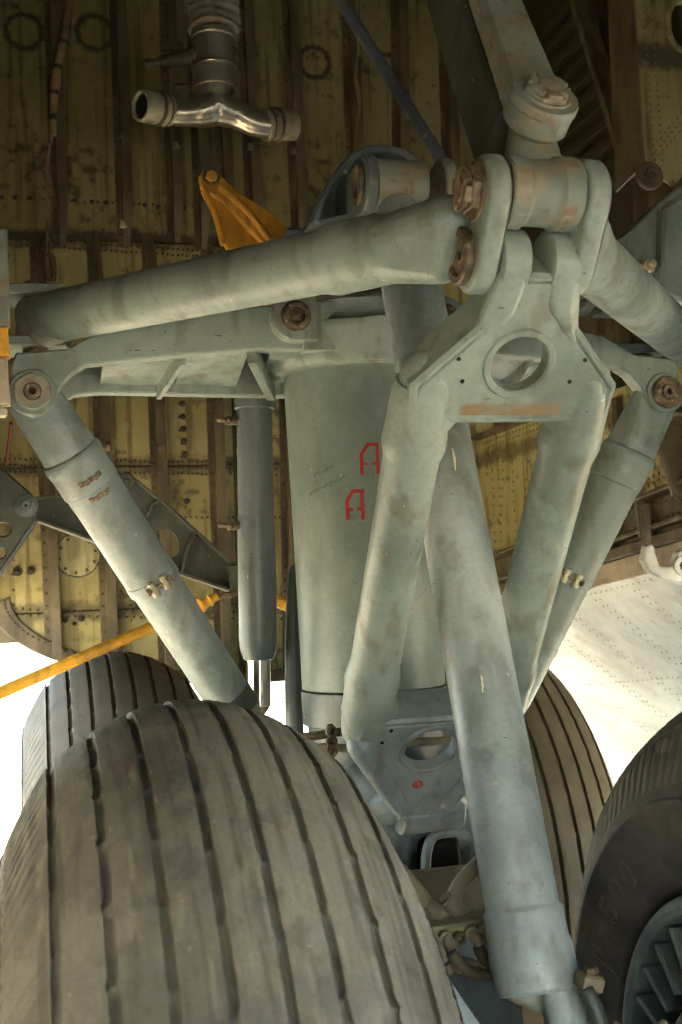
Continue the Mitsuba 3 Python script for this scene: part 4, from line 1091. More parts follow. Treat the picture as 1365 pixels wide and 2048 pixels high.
part(yl, 'lower_eye', [disc_ring(q + A([0, 0.02, 0]), -YAX, 0.011, 0.034, 0.04), plate(sbox(-0.03, -0.02, 0.03, 0.10), 0.03, q + A([0, 0.015, 0]), XAX, ZAX, 0.004)], YELLOW, 40)
part(yl, 'eye_bush', disc_ring(q + A([0, -0.019, 0]), -YAX, 0.010, 0.020, 0.006), RUST, 40)

# yellow rod at lower left
yr = thing('yellow_tie_rod', 'slim yellow tie rod crossing low in front of the bulkhead above the rear tyre', 'rod')
ya_, yb_ = S(-60, 1412, Y=3.05), S(318, 1248, Y=3.25)
part(yr, 'rod', rod(ya_, yb_, 0.0155, n=24), YELLOW, 40)
yc_, yd_ = S(400, 1212, Y=3.3), S(436, 1192, Y=3.3)
part(yr, 'rod_end', [rod(yb_, yc_, 0.0145, n=24), rod(yc_, yd_, 0.0165, 0.010, n=24), disc_ring(yc_, unit(yd_ - yc_), 0.01, 0.021, 0.010), disc_ring((yc_ + yd_) / 2, unit(yd_ - yc_), 0.01, 0.018, 0.007)], YELLOW, 40)
ye_, yf_ = S(548, 1200, Y=3.32), S(590, 1218, Y=3.32)
part(yr, 'far_end', [rod(ye_, yf_, 0.017, n=24), disc_ring(ye_, unit(yf_ - ye_), 0.008, 0.020, 0.008)], YELLOW, 40)
part(yr, 'link_pin', rod(yd_, S(475, 1186, Y=3.32), 0.008, n=14), RUST, 40)

# ------------------------------------------------------------------ dark green door mechanism at left
tr = thing('door_truss_arm', 'dark green fabricated arm with a lightening hole crossing behind the left side brace', 'arm')
YT = 3.55
tp = lambda x, y: (lambda q: (q[0], q[2]))(S(x, y, Y=YT))
arm_poly = Polygon([tp(*q) for q in ((36, 1000), (120, 992), (232, 950), (250, 946), (262, 958), (330, 1010), (478, 1140), (478, 1182), (470, 1188), (365, 1148), (200, 1086), (74, 1040), (40, 1030))])
hl = tp(340, 1085)
hole2 = Polygon([(hl[0] + 0.030 * math.cos(a) - 0.012 * math.sin(a), hl[1] + 0.044 * math.sin(a)) for a in np.linspace(0, 2 * math.pi, 40)[:-1]])
part(tr, 'web', plate(arm_poly.difference(hole2), 0.010, A([0, YT + 0.045, 0]), XAX, ZAX, 0.002), DKGREEN, 40)
for ps in (((36, 1002), (118, 993), (236, 950)), ((250, 946), (330, 1010), (478, 1142)), ((40, 1028), (200, 1086), (365, 1148), (474, 1186)), ((282, 1060), (304, 1010), (318, 1003)), ((362, 1146), (372, 1100), (388, 1066))):
    for (xa, ya), (xb, yb) in zip(ps, ps[1:]):
        a, b = S(xa, ya, Y=YT + 0.015), S(xb, yb, Y=YT + 0.015)
        part(tr, 'flange', bbox((a + b) / 2, (np.linalg.norm(b - a) + 0.006, 0.010, 0.065), 0.002, b - a, np.cross(b - a, YAX)), DKGREEN, 40)
part(tr, 'pivot_boss', lathe(S(250, 966, Y=YT), -YAX, [(-0.04, 0.030), (0.02, 0.030), (0.024, 0.026)], 36), DKGREEN, 40)
part(tr, 'pivot_bolt', [hex_nut(S(250, 966, Y=YT - 0.024), -YAX, 0.014, 0.010)], DKGREEN, 40)
a, b = S(474, 1140, Y=YT), S(462, 1184, Y=YT)
part(tr, 'end_clip', bbox((a + b) / 2, (0.03, 0.05, 0.10), 0.004), DKGREEN, 40)

dp = thing('door_bellcrank', 'dark grey slab shaped bellcrank with a pivot and two holes at the far left edge', 'bellcrank')
YD = 3.2
bq = lambda x, y: (lambda q: (q[0], q[2]))(S(x, y, Y=YD))
bc_poly = Polygon([bq(*q) for q in ((-60, 920), (10, 940), (66, 990), (77, 1008), (77, 1026), (70, 1042), (4, 1140), (-60, 1230))]).buffer(-0.006).buffer(0.012, quad_segs=6).buffer(-0.006)
h1, h2 = bq(6, 1058), bq(2, 1106)
part(dp, 'plate', plate(bc_poly.difference(Point(*h1).buffer(0.018)).difference(Point(*h2).buffer(0.012)), 0.03, A([0, YD + 0.03, 0]), XAX, ZAX, 0.005), DKGREEN, 42)
part(dp, 'pivot', [lathe(S(52, 1011, Y=YD), -YAX, [(0, 0.032), (0.006, 0.031), (0.007, 0.024), (0.012, 0.023), (0.013, 0.014), (0.020, 0.013)], 36)], SLATE, 40)
part(dp, 'pivot_bore_shade', lathe(S(52, 1011, Y=YD - 0.0203), -YAX, [(0, 0.004), (0.0006, 0.0038)], 12), BLACK, False)
a, b = S(73, 1040, Y=YD + 0.01), S(-2, 1152, Y=YD + 0.01)
part(dp, 'edge_strip', bbox((a + b) / 2, (np.linalg.norm(b - a), 0.012, 0.034), 0.003, b - a, np.cross(b - a, YAX)), SLATE, 40)

# post at the left edge of the frame
po = thing('bay_edge_post', 'narrow weathered post with a yellow band at the extreme left edge beside the brace lug', 'post')
YP = 2.30
pA, pB = S(-10, 470, Y=YP), S(-2, 815, Y=YP)
for (z0, z1), m in (((460, 655), WORN), ((655, 716), YELLOW), ((716, 812), BEIGE)):
    a, b = S(-10, z0, Y=YP), S(-4, z1, Y=YP)
    part(po, 'band' if m == YELLOW else 'shaft', bbox((a + b) / 2, (np.linalg.norm(b - a) - 0.0005, 0.046, 0.03), 0.004, b - a, XAX), m, 40)
part(po, 'foot', bbox(S(-2, 825, Y=YP), (0.03, 0.02, 0.02), 0.004), CLAMP, 40)

rc = single('red_cable', sweep([S(22, 846, Y=2.9), S(20, 870, Y=2.95), S(16, 900, Y=3.0), S(13, 928, Y=3.05)], 0.0045), DARKRED, 'short dark red cable hanging below the left brace lug', 'cable')

# ------------------------------------------------------------------ bleed air duct with Y piece
du = thing('air_duct', 'shiny forked metal air duct hanging from a cloth wrapped pipe at the upper left', 'duct')
YU = 3.75
J = S(432, 205, Y=YU)
part(du, 'riser', lathe(S(430, 198, Y=YU), S(427, 60, Y=YU) - S(430, 198, Y=YU), [(0, 0.066), (0.03, 0.068), (0.032, 0.075), (0.060, 0.076), (0.062, 0.070), (0.14, 0.071), (0.20, 0.071), (0.205, 0.075), (0.222, 0.075)], 56), BAREMETAL, 35)
part(du, 'riser_band', disc_ring(S(430, 140, Y=YU), ZAX, 0.066, 0.080, 0.012), DUCT, 40)
lft = [J + A([0, 0, 0.05]), J + A([0, 0, -0.005]), S(402, 222, Y=YU), S(362, 226, Y=YU), S(322, 220, Y=YU)]
rgt = [J + A([0, 0, 0.05]), J + A([0, 0, -0.005]), S(470, 226, Y=YU), S(508, 246, Y=YU), S(545, 252, Y=YU)]
def mtube(pts, rr):
    p = smooth_path(pts, 0.02)
    r = np.interp(np.linspace(0, 1, len(p)), np.linspace(0, 1, len(rr)), rr)
    return [hull((a, ra), (b, rb)) for a, ra, b, rb in zip(p[:-1], r[:-1], p[1:], r[1:])]
part(du, 'y_piece', cast(mtube(lft, [0.066, 0.062, 0.046, 0.042, 0.042]) + mtube(rgt, [0.066, 0.062, 0.047, 0.043, 0.042]), edge=0.008, it=14), DUCT, 70)
for s, (xa, ya), (xb, yb) in ((-1, (338, 222), (280, 210)), (1, (530, 250), (588, 250))):
    e0, e1 = S(xa, ya, Y=YU), S(xb, yb, Y=YU - 0.055 if s < 0 else YU + 0.03)
    d = unit(e1 - e0)
    Le = np.linalg.norm(e1 - e0)
    br = part(du, 'end_sleeve', disc_ring(e0, d, 0.040, 0.0505, Le, 48, 0.002), CLAMP, 40)
    part(br, 'inner_bore_shade', lathe(e0 + d * 0.002, d, [(0, 0.039), (Le - 0.012, 0.039)], 32), BLACK, 40)
    part(br, 'clamp', disc_ring(e0 + d * Le * 0.36, d, 0.049, 0.0575, 0.010), BROWN, 40)
    part(br, 'clamp', disc_ring(e0 + d * Le * 0.12, d, 0.049, 0.054, 0.006), BROWN, 40)
    part(br, 'clamp_bolt', [rod(e0 + d * Le * 0.38 + A([-0.02, -0.02, 0.05]), e0 + d * Le * 0.38 + A([0.02, -0.02, 0.05]), 0.006, n=10)], BROWN, 40)
# insulation sleeve, frayed
n = 40
th = np.arange(n) * 2 * np.pi / n
rings = []
bt, tp_ = S(427, 62, Y=YU), S(425, -60, Y=YU)
for k in range(26):
    t = k / 25
    c = bt + (tp_ - bt) * t
    r = 0.083 + 0.007 * math.sin(k * 1.9) + rng.normal(0, 0.002, n) + 0.004 * np.sin(3 * th + k * 0.4)
    rings.append(c + np.stack([np.cos(th) * r, np.sin(th) * r, rng.normal(0, 0.002, n)], 1))
part(du, 'insulation', grid_mesh(rings), INSUL, True, label='frayed pale cloth insulation wrapped round the pipe')
fray = []
for k in range(90):
    a = rng.uniform(0, 2 * math.pi)
    p0 = bt + A([math.cos(a) * 0.085, math.sin(a) * 0.085, rng.uniform(0, 0.12)])
    p1 = p0 + A([math.cos(a) * 0.012, math.sin(a) * 0.012, -0.012]) + rng.normal(0, 0.008, 3)
    fray.append(sweep([p0, (p0 + p1) / 2 + rng.normal(0, 0.003, 3), p1 + A([0, 0, -0.010])], 0.0009, 4))
part(du, 'fray', fray, INSUL, True, kind='stuff')
vp0, vp1 = S(392, 112, Y=YU), S(288, 130, Y=YU)
vd = unit(vp1 - vp0)
Lv = np.linalg.norm(vp1 - vp0)
part(du, 'side_valve', lathe(vp0, vd, [(0, 0.034), (0.02, 0.034), (0.021, 0.026), (Lv * 0.55, 0.025), (Lv * 0.56, 0.021), (Lv * 0.7, 0.020), (Lv * 0.71, 0.013), (Lv * 0.86, 0.013), (Lv * 0.87, 0.019), (Lv, 0.018)], 30), BROWN, 35)
part(du, 'valve_block', bbox(S(345, 96, Y=YU + 0.02), (0.07, 0.05, 0.03), 0.004), BROWN, 40)
part(du, 'drain_stub', rod(S(350, 175, Y=YU + 0.03), S(390, 172, Y=YU + 0.03), 0.013), BROWN, 40)
part(du, 'band_screw', lathe(S(468, 104, Y=YU - 0.03), unit(A([0.8, -0.6, 0])), [(0, 0.022), (0.006, 0.02), (0.012, 0.010)], 20), RUST, 40)

# dark thin rod across the top
single('push_rod', rod(S(640, -66, Y=2.9), S(930, 392, Y=2.75), 0.0165, n=28), RODPAINT, 'thin blue black push rod slanting across the top of the bay', 'rod')

# wiring down the bulkhead
cb = thing('wire_harness', 'tape wrapped brown wire harness hanging loosely down the upper left bulkhead', 'cable')
YC = YB - 0.085
path = [S(x, y, Y=YC) for x, y in ((140, -30), (136, 20), (128, 80), (116, 130), (110, 180), (106, 230), (106, 270))]
part(cb, 'bundle', sweep(path, [0.010, 0.014, 0.020, 0.015, 0.019, 0.012, 0.013], 12), CABLE, 60)
for k in range(5):
    o = rng.normal(0, 1, (9, 2))
    pts = [S(x + o[i, 0] * 3, y, Y=YC + 0.01 * o[i, 1] * 0.4) for i, (x, y) in enumerate(((106, 255), (104, 285), (98, 310), (92, 335), (96, 358), (104, 380), (108, 410), (102, 440), (96, 470)))]
    part(cb, 'wire', sweep(pts[:5 + k], 0.0032, 8), CABLE if k % 2 else RUST, 60)
for k, (dx, m) in enumerate(((0, CABLE), (5, RUST), (-4, BROWN))):
    pts = [S(x + dx, y, Y=YC - 0.01) for x, y in ((98, 440), (94, 490), (92, 530), (97, 556), (104, 562), (107, 540), (103, 515), (98, 506))]
    part(cb, 'loose_end', sweep(pts, 0.0035, 8), m, 60)
for t in (1, 2, 3, 4, 5):
    part(cb, 'tape_band', disc_ring(path[t], unit(path[t + 1] - path[t]) if t < 6 else ZAX, 0.009, 0.021 - 0.001 * t, 0.018), CLAMP if t == 9 else BROWN, 40)
c2 = thing('thin_cable', 'thin frayed cable running down a stringer left of the dark push rod', 'cable')
part(c2, 'cable', sweep([S(x, y, Y=YB - 0.075) for x, y in ((716, -30), (714, 30), (718, 90), (712, 150), (720, 205), (714, 250), (712, 300))], [0.006, 0.005, 0.008, 0.005, 0.011, 0.005, 0.004], 10), CABLE, 60)

# ------------------------------------------------------------------ foot of the leg: yoke, pipes, bogie beam, brake lines
gtb = thing('guide_tube', 'dark blue grey upright tube half hidden behind the left edge of the main strut', 'tube')
part(gtb, 'tube', lathe(S(585, 1130, Y=2.80), S(590, 1500, Y=2.78) - S(585, 1130, Y=2.80), [(0, 0.006), (0.06, 0.015), (0.20, 0.0215), (0.50, 0.0225)], 32), SLATE, 60)

yk = thing('bogie_yoke', 'blue grey cast yoke joining the foot of the main strut to the bogie', 'yoke')
part(yk, 'body', cast([hull((A([XC - 0.12, 2.45, 1.11]), 0.07), (A([XC + 0.12, 2.45, 1.11]), 0.07), (A([XC - 0.13, 2.62, 1.20]), 0.08), (A([XC + 0.13, 2.62, 1.20]), 0.08)),
                       hull((A([XC - 0.14, 2.42, 1.12]), 0.06), (A([XC - 0.14, 2.50, 0.80]), 0.08), (A([XC - 0.05, 2.40, 1.10]), 0.05), (A([XC - 0.07, 2.45, 0.80]), 0.06)),
                       hull((A([XC + 0.15, 2.44, 1.12]), 0.05), (A([XC + 0.16, 2.52, 0.80]), 0.06), (A([XC + 0.15, 2.62, 1.1]), 0.07)),
                       hull((A([XC - 0.05, 2.44, 1.125]), 0.035), (A([XC + 0.14, 2.46, 1.125]), 0.035))], edge=0.014, it=10), BLUE, 60)
for s in (-1, 1):
    yc = A([XC + s * 0.115, 2.335, 1.205])
    part(yk, 'ear', cast([hull((yc - XAX * 0.018, 0.052), (yc + XAX * 0.018, 0.052), (yc + A([0, 0.10, -0.02]), 0.055))], edge=0.010, it=4), BLUE, 60)
part(yk, 'pin_nut', castle_nut(A([XC - 0.180, 2.315, 1.200]), -XAX, 0.032, 0.024), CLAMP, 40)
part(yk, 'pin', rod(A([XC - 0.185, 2.315, 1.200]), A([XC + 0.18, 2.315, 1.200]), 0.024), RUST, 40)
part(yk, 'lower_barrel', lathe(A([XC - 0.05, 2.335, 1.160]), XAX, [(0, 0.050), (0.004, 0.054), (0.13, 0.054), (0.134, 0.050)], 44), BLUE, 40)
part(yk, 'rust_patch', cast([hull((S(826, 1652, Y=2.365), 0.008), (S(850, 1642, Y=2.365), 0.010), (S(880, 1648, Y=2.365), 0.008))], edge=0.006, it=2), RUST, 60)
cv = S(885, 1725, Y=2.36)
part(yk, 'cavity_shade', cast([hull((cv + A([-0.025, 0.02, 0.030]), 0.022), (cv + A([0.025, 0.02, 0.034]), 0.020), (cv + A([-0.030, 0.02, -0.06]), 0.022), (cv + A([0.03, 0.02, -0.05]), 0.022))], edge=0.010, it=3), BLACK, 60)  # solid black body in place of a shaded hollow
part(yk, 'cavity_lip', sweep([S(853, 1770, Y=2.35), S(853, 1715, Y=2.34), S(862, 1680, Y=2.335), S(880, 1668, Y=2.335), S(915, 1665, Y=2.34), S(930, 1672, Y=2.345)], 0.011, 14), BLUE, 60)

pc = thing('hydraulic_pipes', 'pair of dirty hydraulic pipes held by rusty clips at the foot of the main strut', 'pipe')
for yy0_, yy1_ in ((1476, 1460), (1502, 1500)):
    part(pc, 'pipe', sweep([S(600, yy0_, Y=2.42), S(650, yy0_ - 7, Y=2.40), S(720, yy1_ - 2, Y=2.40), S(800, yy1_ - 12, Y=2.44), S(900, yy1_ - 20, Y=2.46)], 0.0090, 14), RUST if yy0_ < 1490 else HOSE, 60)
for yy in (1463, 1482, 1502):
    part(pc, 'clip', [disc_ring(S(662, yy, Y=2.388) , -YAX, 0.005, 0.0125, 0.012, 24)] + ([disc_ring(S(662, yy, Y=2.40) - XAX * 0.006, XAX, 0.008, 0.013, 0.012, 24)] if yy != 1482 else []), RUST, 40)
part(pc, 'bracket', bbox(S(662, 1482, Y=2.41), (0.014, 0.008, 0.07), 0.002), RUST, 40)

bo = thing('bogie_beam', 'dark blue grey bogie beam carrying the axles low between the tyres', 'bogie')
part(bo, 'beam', lathe(A([XC, 1.45, 0.71]), YAX, [(0, 0.09), (0.02, 0.12), (0.5, 0.125), (1.1, 0.15), (1.3, 0.15), (1.9, 0.125), (2.35, 0.12), (2.37, 0.09)], 48), SLATE, 50)
for y in (1.71, 3.53):
    part(bo, 'axle', rod(A([XC - 0.70, y, 0.71]), A([XC + 0.70, y, 0.71]), 0.07), SLATE, 40)

bl = thing('brake_line_block', 'yellow edged brake line junction plate with elbow fittings low beside the damper strut', 'junction plate')
YJ = 1.94
part(bl, 'plate', bbox((S(850, 1862, Y=YJ) + S(985, 1840, Y=YJ)) / 2 + A([0, 0.03, 0.004]), (0.17, 0.09, 0.008), 0.002, S(985, 1840, Y=YJ) - S(850, 1862, Y=YJ), YAX), HOSE, 40)
PALEYEL = bsdf('pale_yellow_paint', paint_fn((0.42, 0.38, 0.13), (0.52, 0.48, 0.20), (0.24, 0.19, 0.09), 0.5, 3.9), 0.5, 0.4)
part(bl, 'front_edge', bbox((S(850, 1874, Y=YJ - 0.01) + S(985, 1852, Y=YJ - 0.01)) / 2, (0.16, 0.006, 0.026), 0.002, S(985, 1840, Y=YJ) - S(850, 1862, Y=YJ), YAX), PALEYEL, 40)
for k, (x, y) in enumerate(((864, 1882), (890, 1876), (917, 1876), (942, 1866), (965, 1862))):
    q = S(x, y, Y=YJ - 0.02)
    if k in (2,):
        part(bl, 'port', [disc_ring(q, -YAX, 0.005, 0.011, 0.012, 24), lathe(q, -YAX, [(0, 0.006), (0.006, 0.0055)], 16)], BROWN, 40)
    else:
        f = part(bl, 'elbow', [sweep([q + A([0, 0.015, 0]), q, q + A([0.004, -0.018, -0.006]), q + A([0.012, -0.024, -0.030])], 0.0095, 16), disc_ring(q + A([0, -0.002, 0]), -YAX, 0.006, 0.0125, 0.008), hex_nut(q + A([0.012, -0.024, -0.034]), A([0.3, -0.1, -0.9]), 0.0135, 0.018)], HOSE, 50)
for k, ps in enumerate((((902, 1905), (925, 1935), (955, 1948), (1000, 1950)), ((958, 1895), (970, 1920), (992, 1935), (1010, 1940)))):
    part(bl, 'hose', sweep([S(x, y, Y=YJ - 0.05) for x, y in ps], 0.0105, 14), BROWN, 60)

for k, (ps, lab) in enumerate(((((1010, 1690), (975, 1712), (940, 1745), (914, 1778), (905, 1806)), 'brown flexible brake hose with a crimped end curving down behind the damper strut'), (((800, 1740), (824, 1770), (842, 1792), (858, 1818)), 'short brown brake hose end half hidden by the front tyre'))):
    hs = thing('brake_hose', lab, 'hose', 'brake hoses ending at the junction plate')
    Y0 = 1.99
    pts = [S(x, y, Y=Y0) for x, y in ps]
    part(hs, 'hose', sweep(pts, 0.0135, 18), HOSE, 60)
    e = pts[-1]
    d = unit(S(930 if k == 0 else 890, 1850, Y=Y0 - 0.02) - e)
    part(hs, 'ferrule', [lathe(e - d * 0.005, d, [(0, 0.0145), (0.004, 0.0185), (0.034, 0.0195), (0.037, 0.0165), (0.046, 0.0165)], 30)], HOSE, 35)
    part(hs, 'hex_end', hex_nut(e + d * 0.038, d, 0.0185, 0.016), RUST, 40)
    part(hs, 'crimp', disc_ring(e - d * 0.018, d, 0.012, 0.0165, 0.010), CABLE, 40)

single('brake_rod', rod(S(770, 1845, Y=1.62), S(770, 1845, Y=1.62) + (S(962, 2130, Y=1.50) - S(770, 1845, Y=1.62)) * 1.75, 0.029, n=32), BLUE, 'smooth pale blue rod running along the inner side of the dusty front tyre', 'rod')
bd = thing('brake_drum', 'dull rounded brake housing in the shade beneath the junction plate', 'brake')
part(bd, 'housing', lathe(S(900, 2090, Y=2.02), unit(A([0.1, -1, 0.15])), [(-0.10, 0.15), (0.0, 0.15), (0.003, 0.147), (0.035, 0.135), (0.038, 0.128), (0.05, 0.10), (0.055, 0.05)], 56), SLATE, 50)
part(bd, 'heat_shield', bbox(S(905, 1800, Y=2.22), (0.26, 0.016, 0.13), 0.004), HOSE, 40)

pf = thing('pipe_union', 'brown hex union and short hose at the foot of the damper strut on its right', 'pipe union')
q = S(1180, 1965, Y=1.70)
part(pf, 'block', bbox(q, (0.034, 0.03, 0.026), 0.004, A([1, 0, -0.3])), HOSE, 40)
part(pf, 'cap', [hex_nut(q + A([0.002, -0.004, 0.013]), ZAX, 0.011, 0.012)], RUST, 40)
part(pf, 'hose', sweep([q + A([-0.012, -0.01, -0.008]), q + A([-0.004, -0.02, -0.03]), q + A([0.010, -0.03, -0.09]), q + A([0.02, -0.03, -0.14])], 0.013, 16), DKGREEN, 60)
part(pf, 'hose', sweep([q + A([0.02, -0.03, -0.06]), q + A([0.06, -0.05, -0.075]), q + A([0.10, -0.05, -0.06])], 0.010, 14), HOSE, 60)

# ------------------------------------------------------------------ wheels
P_RIB, CROWN = 0.056, 2.1
NTH = 900


def rad_at(s):
    return 0.750 - CROWN * s * s - 1.35 * np.maximum(np.abs(s) - 0.20, 0) ** 1.2


def tread_mesh(seed):
    r = np.random.default_rng(seed)
    ks = (np.arange(8) - 3.5) * P_RIB
    prof = []          # (s, groove index or -1, depth factor, kind)
    w = 0.0058
    edge = 0.258
    last = -edge
    def rib(a, b):
        for t in np.linspace(0, 1, 6): prof.append((a + (b - a) * t, -1, 0.0))
    for k, c in enumerate(ks):
        rib(last, c - w - 0.0004)
        prof.extend([(c - w, k, 0.07), (c - w * 0.88, k, 0.85), (c - w * 0.6, k, 1.0), (c, k, 1.0), (c + w * 0.6, k, 1.0), (c + w * 0.88, k, 0.85), (c + w, k, 0.07)])
        last = c + w + 0.0004
    rib(last, edge)
    s = A([p[0] for p in prof]); gk = A([p[1] for p in prof]); gd = A([p[2] for p in prof])
    th = np.arange(NTH) * 2 * np.pi / NTH
    depth = np.zeros((NTH, len(s)))
    shift = np.zeros((NTH, len(s)))
    for k in range(8):
        m = np.where(gk == k)[0]
        per = 2 * np.pi / 46
        ph = r.uniform(0, per)
        nub = np.exp(-((((th + ph) % per) - per / 2) / 0.010) ** 2)
        d = 0.0125 * (1 - 0.55 * nub * r.uniform(0.5, 1.0)) * (1 + 0.10 * np.sin(th * 7 + k))
        wob = 0.0008 * meshkit.noise(np.stack([th * 18, th * 0 + k, th * 0], 1), seed) - 0.0006 + 0.0026 * nub * (-1) ** k
        for i in m:
            depth[:, i] = d * gd[i]
            shift[:, i] += wob
    TH, SS = np.meshgrid(th, s, indexing='ij')
    rough = (meshkit.fbm(np.stack([np.cos(TH) * 22, np.sin(TH) * 22, SS * 26], -1), 4, seed) - 0.5) * 0.0028
    lump = (meshkit.noise(np.stack([np.cos(TH) * 90, np.sin(TH) * 90, SS * 120], -1), seed + 3) - 0.5) * 0.0016
    edge_wear = 0.0014 * np.clip(1 - np.abs(np.abs(((SS / P_RIB) % 1.0) - 0.0)) / 0.18, 0, 1)
    # slanted sipes on the shoulders
    sh = np.clip((np.abs(SS) - 0.207) / 0.006, 0, 1)
    ph = (TH * 126 / (2 * np.pi) + np.abs(SS) * 16) % 1.0
    sipe = sh * np.clip(1 - np.abs(ph - 0.5) / 0.17, 0, 1) * 0.0065
    R = rad_at(SS) - depth + rough + lump - edge_wear * (gk[None] < 0) - sipe
    X = SS + shift
    V = np.stack([X, R * np.sin(TH), R * np.cos(TH)], -1).reshape(-1, 3)
    n, q = NTH, len(s)
    i, j = np.meshgrid(np.arange(n), np.arange(q - 1), indexing='ij')
    a = (i * q + j).ravel(); b = (((i + 1) % n) * q + j).ravel()
    F = np.vstack([np.stack([a, b, b + 1], 1), np.stack([a, b + 1, a + 1], 1)])
    return trimesh.Trimesh(V, F[:, ::-1], process=False)


def revolve_x(prof, n=220):
    th = np.arange(n) * 2 * np.pi / n
    s, r = A([p[0] for p in prof]), A([p[1] for p in prof])
    V = np.stack([np.tile(s, (n, 1)), np.sin(th)[:, None] * r, np.cos(th)[:, None] * r], -1).reshape(-1, 3)
    q = len(s)
    i, j = np.meshgrid(np.arange(n), np.arange(q - 1), indexing='ij')
    a = (i * q + j).ravel(); b = (((i + 1) % n) * q + j).ravel()
    return trimesh.Trimesh(V, np.vstack([np.stack([a, b, b + 1], 1), np.stack([a, b + 1, a + 1], 1)]), process=False)


def side_mesh():
    r0 = float(rad_at(A(0.258)))
    half = [(0.2575, r0 + 0.0005), (0.2630, r0 - 0.012), (0.2660, r0 - 0.022), (0.2672, 0.545), (0.2695, 0.540), (0.2700, 0.533), (0.2675, 0.527), (0.2660, 0.51), (0.260, 0.475), (0.250, 0.445), (0.238, 0.418), (0.2385, 0.412), (0.228, 0.400), (0.214, 0.390), (0.195, 0.386)]
    right = revolve_x(half)
    left = revolve_x([(-s, r) for s, r in half])
    return [left, right]


TREAD_P = mikit.ply(tread_mesh(3), TYRE, True)
TREAD_P2 = mikit.ply(tread_mesh(4), TYRE_DARK, True)
TREAD_P3 = {**TREAD_P2, 'bsdf': {'type': 'ref', 'id': TYRE_BROWN}}
SIDE_P = mikit.ply(tm(side_mesh()), SIDEWALL, True)
RIM_P = mikit.ply(tm([revolve_x([(sg * 0.05, 0.345), (sg * 0.20, 0.350), (sg * 0.238, 0.354), (sg * 0.246, 0.359), (sg * 0.249, 0.368), (sg * 0.246, 0.379), (sg * 0.238, 0.385), (sg * 0.226, 0.388), (sg * 0.200, 0.389)], 160) for sg in (-1, 1)]), HUB, True)
DISC_P = mikit.ply(tm([revolve_x([(sg * 0.15, 0.02), (sg * 0.15, 0.347)], 96) for sg in (-1, 1)]), HUB, True)
FIN_P = mikit.ply(bbox(A([-0.198, 0, 0.298]), (0.088, 0.094, 0.012), 0.003, XAX, ZAX), HUB, 40)
DRUM_P = mikit.ply(tm([lathe(A([sg * 0.09, 0, 0]), XAX * sg, [(0, 0.245), (0.10, 0.250), (0.125, 0.247), (0.135, 0.235), (0.138, 0.20), (0.150, 0.195), (0.155, 0.14), (0.16, 0.10)], 96) for sg in (-1, 1)]), HUB, 40)


def torus_x(x, R, r, n=96, k=14):
    th = np.arange(n) * 2 * np.pi / n
    ph = np.arange(k) * 2 * np.pi / k
    V = [[[x + r * math.sin(p), (R + r * math.cos(p)) * math.sin(t), (R + r * math.cos(p)) * math.cos(t)] for p in ph] for t in th]
    V = A(V).reshape(-1, 3)
    i, j = np.meshgrid(np.arange(n), np.arange(k), indexing='ij')
    a = (i * k + j).ravel(); b = (((i + 1) % n) * k + j).ravel(); c = (((i + 1) % n) * k + (j + 1) % k).ravel(); d = (i * k + (j + 1) % k).ravel()
    return trimesh.Trimesh(V, np.vstack([np.stack([a, b, c], 1), np.stack([a, c, d], 1)]), process=False)


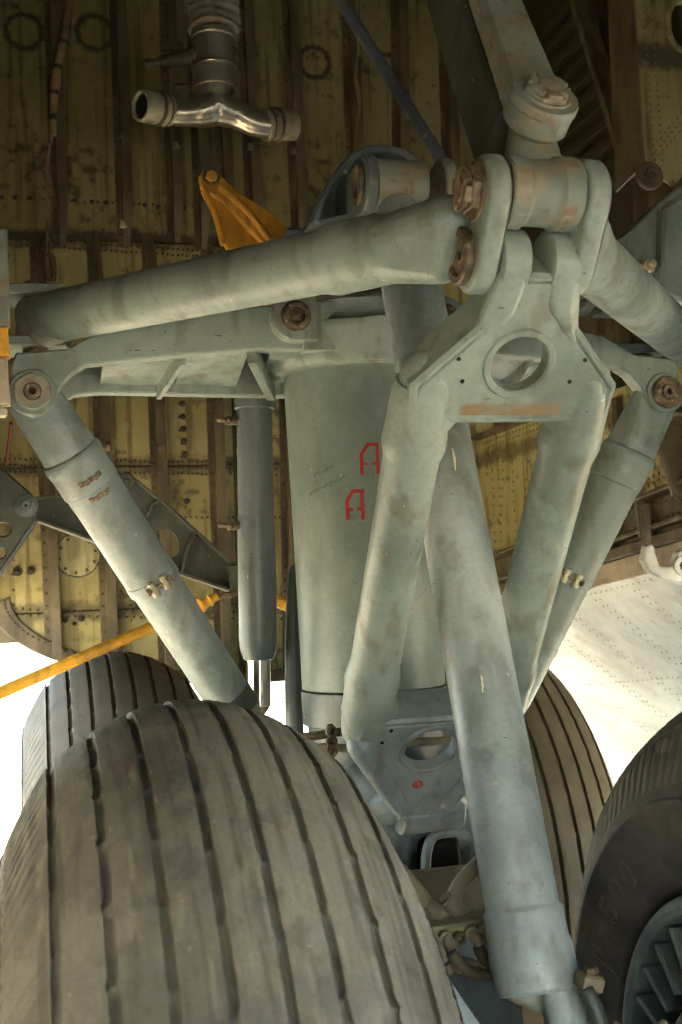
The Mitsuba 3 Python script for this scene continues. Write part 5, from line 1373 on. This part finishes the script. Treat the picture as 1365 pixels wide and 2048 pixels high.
WHEELS = [(0.198, 1.71, 0.715, 'dusty_pale', 'dusty ribbed tyre of the front left wheel filling the lower left foreground', TREAD_P, 0.3),
          (0.198, 3.53, 0.705, 'dark', 'dark ribbed tyre directly behind the dusty front tyre, under the yellow rod', TREAD_P2, 1.1),
          (1.295, 3.53, 0.705, 'brown', 'brownish ribbed tyre behind the side brace at centre right, tread to the camera', TREAD_P3, 2.0),
          (1.292, 1.705, 0.705, 'side', 'dark tyre at the lower right showing its lettered sidewall and hub', TREAD_P2, 0.7)]
for x, y, z, kind, lab, tp__, rot in WHEELS:
    w = thing('wheel', lab, 'wheel', 'wheels of the four wheel bogie')
    M = T().translate([x, y, z]).rotate([1, 0, 0], math.degrees(rot))
    ty = w + '__tyre'
    scene[ty] = {**tp__, 'to_world': M}
    scene[ty + '__sidewall'] = {**SIDE_P, 'to_world': M}
    rm = w + '__rim'
    scene[rm] = {**RIM_P, 'to_world': M}
    scene[rm + '__disc'] = {**DISC_P, 'to_world': M}
    for k in range(30 if kind == 'side' else 0):
        scene[f'{rm}__fin' + (f'_{k:03d}' if k else '')] = {**FIN_P, 'to_world': M @ T().rotate([1, 0, 0], k * 12.0)}
    scene[w + '__brake_drum'] = {**DRUM_P, 'to_world': M}
    if kind != 'side': continue
    fx = x - 0.26
    part(w, 'brake_pipe_ring', torus_x(fx + 0.02, 0.205, 0.014).apply_translation([0, y, z]), RUST, True, label='brown rusty pipe ring round the brake')
    for k in range(14):
        a = k * 2 * math.pi / 14
        c = A([fx - 0.0, y + 0.165 * math.cos(a), z + 0.165 * math.sin(a)])
        part(w, 'brake_cylinder', lathe(c + XAX * 0.03, -XAX, [(0, 0.020), (0.03, 0.020), (0.035, 0.015), (0.045, 0.012)], 20), HOSE, 40)
    # raised size marking round the sidewall: outlined characters
    def outline_char(ch, hgt):
        m = meshkit.text_mesh(ch, hgt, 0.002)
        f = m.triangles[(m.face_normals[:, 2] > 0.9)]
        g_ = unary_union([Polygon(t[:, :2]).buffer(1e-5) for t in f])
        g_ = g_.simplify(0.0006)
        c = g_.centroid
        ring_ = g_.buffer(0.0010).difference(g_.buffer(-0.0012))
        return ring_, g_.bounds
    RT = 0.476
    for ch, deg in (('1', 1), ('5', 7), ('0', 13.5), ('0', 20), ('×', 27), ('5', 33.5), ('0', 41), ('0', 48.5)):
        g_, bb = outline_char(ch, 0.050)
        a = math.radians(deg + 2.5)
        et, er = A([0, -math.sin(a), math.cos(a)]), A([0, math.cos(a), math.sin(a)])
        mid_ = (bb[0] + bb[2]) / 2
        inner = x - 0.2505
        tilt = unit(er - XAX * 0.235)
        part(ty, 'size_mark', plate(g_, 0.0035, A([inner + 0.0002, y, z]) + er * 0.446 - et * mid_, et, tilt, 0), LETTERING, False)
    for a0_, a1_, R_ in ((22, 23, 0.43), (66, 66.5, 0.47), (70, 70.4, 0.50)):
        a = math.radians(a0_)
        er = A([0, math.cos(a), math.sin(a)])
        part(ty, 'mould_line', rod(A([x - 0.2505, y, z]) + er * (R_ - 0.02), A([x - 0.2655, y, z]) + er * (R_ + 0.05), 0.0016, n=8, bev=0.0003), LETTERING, 40)
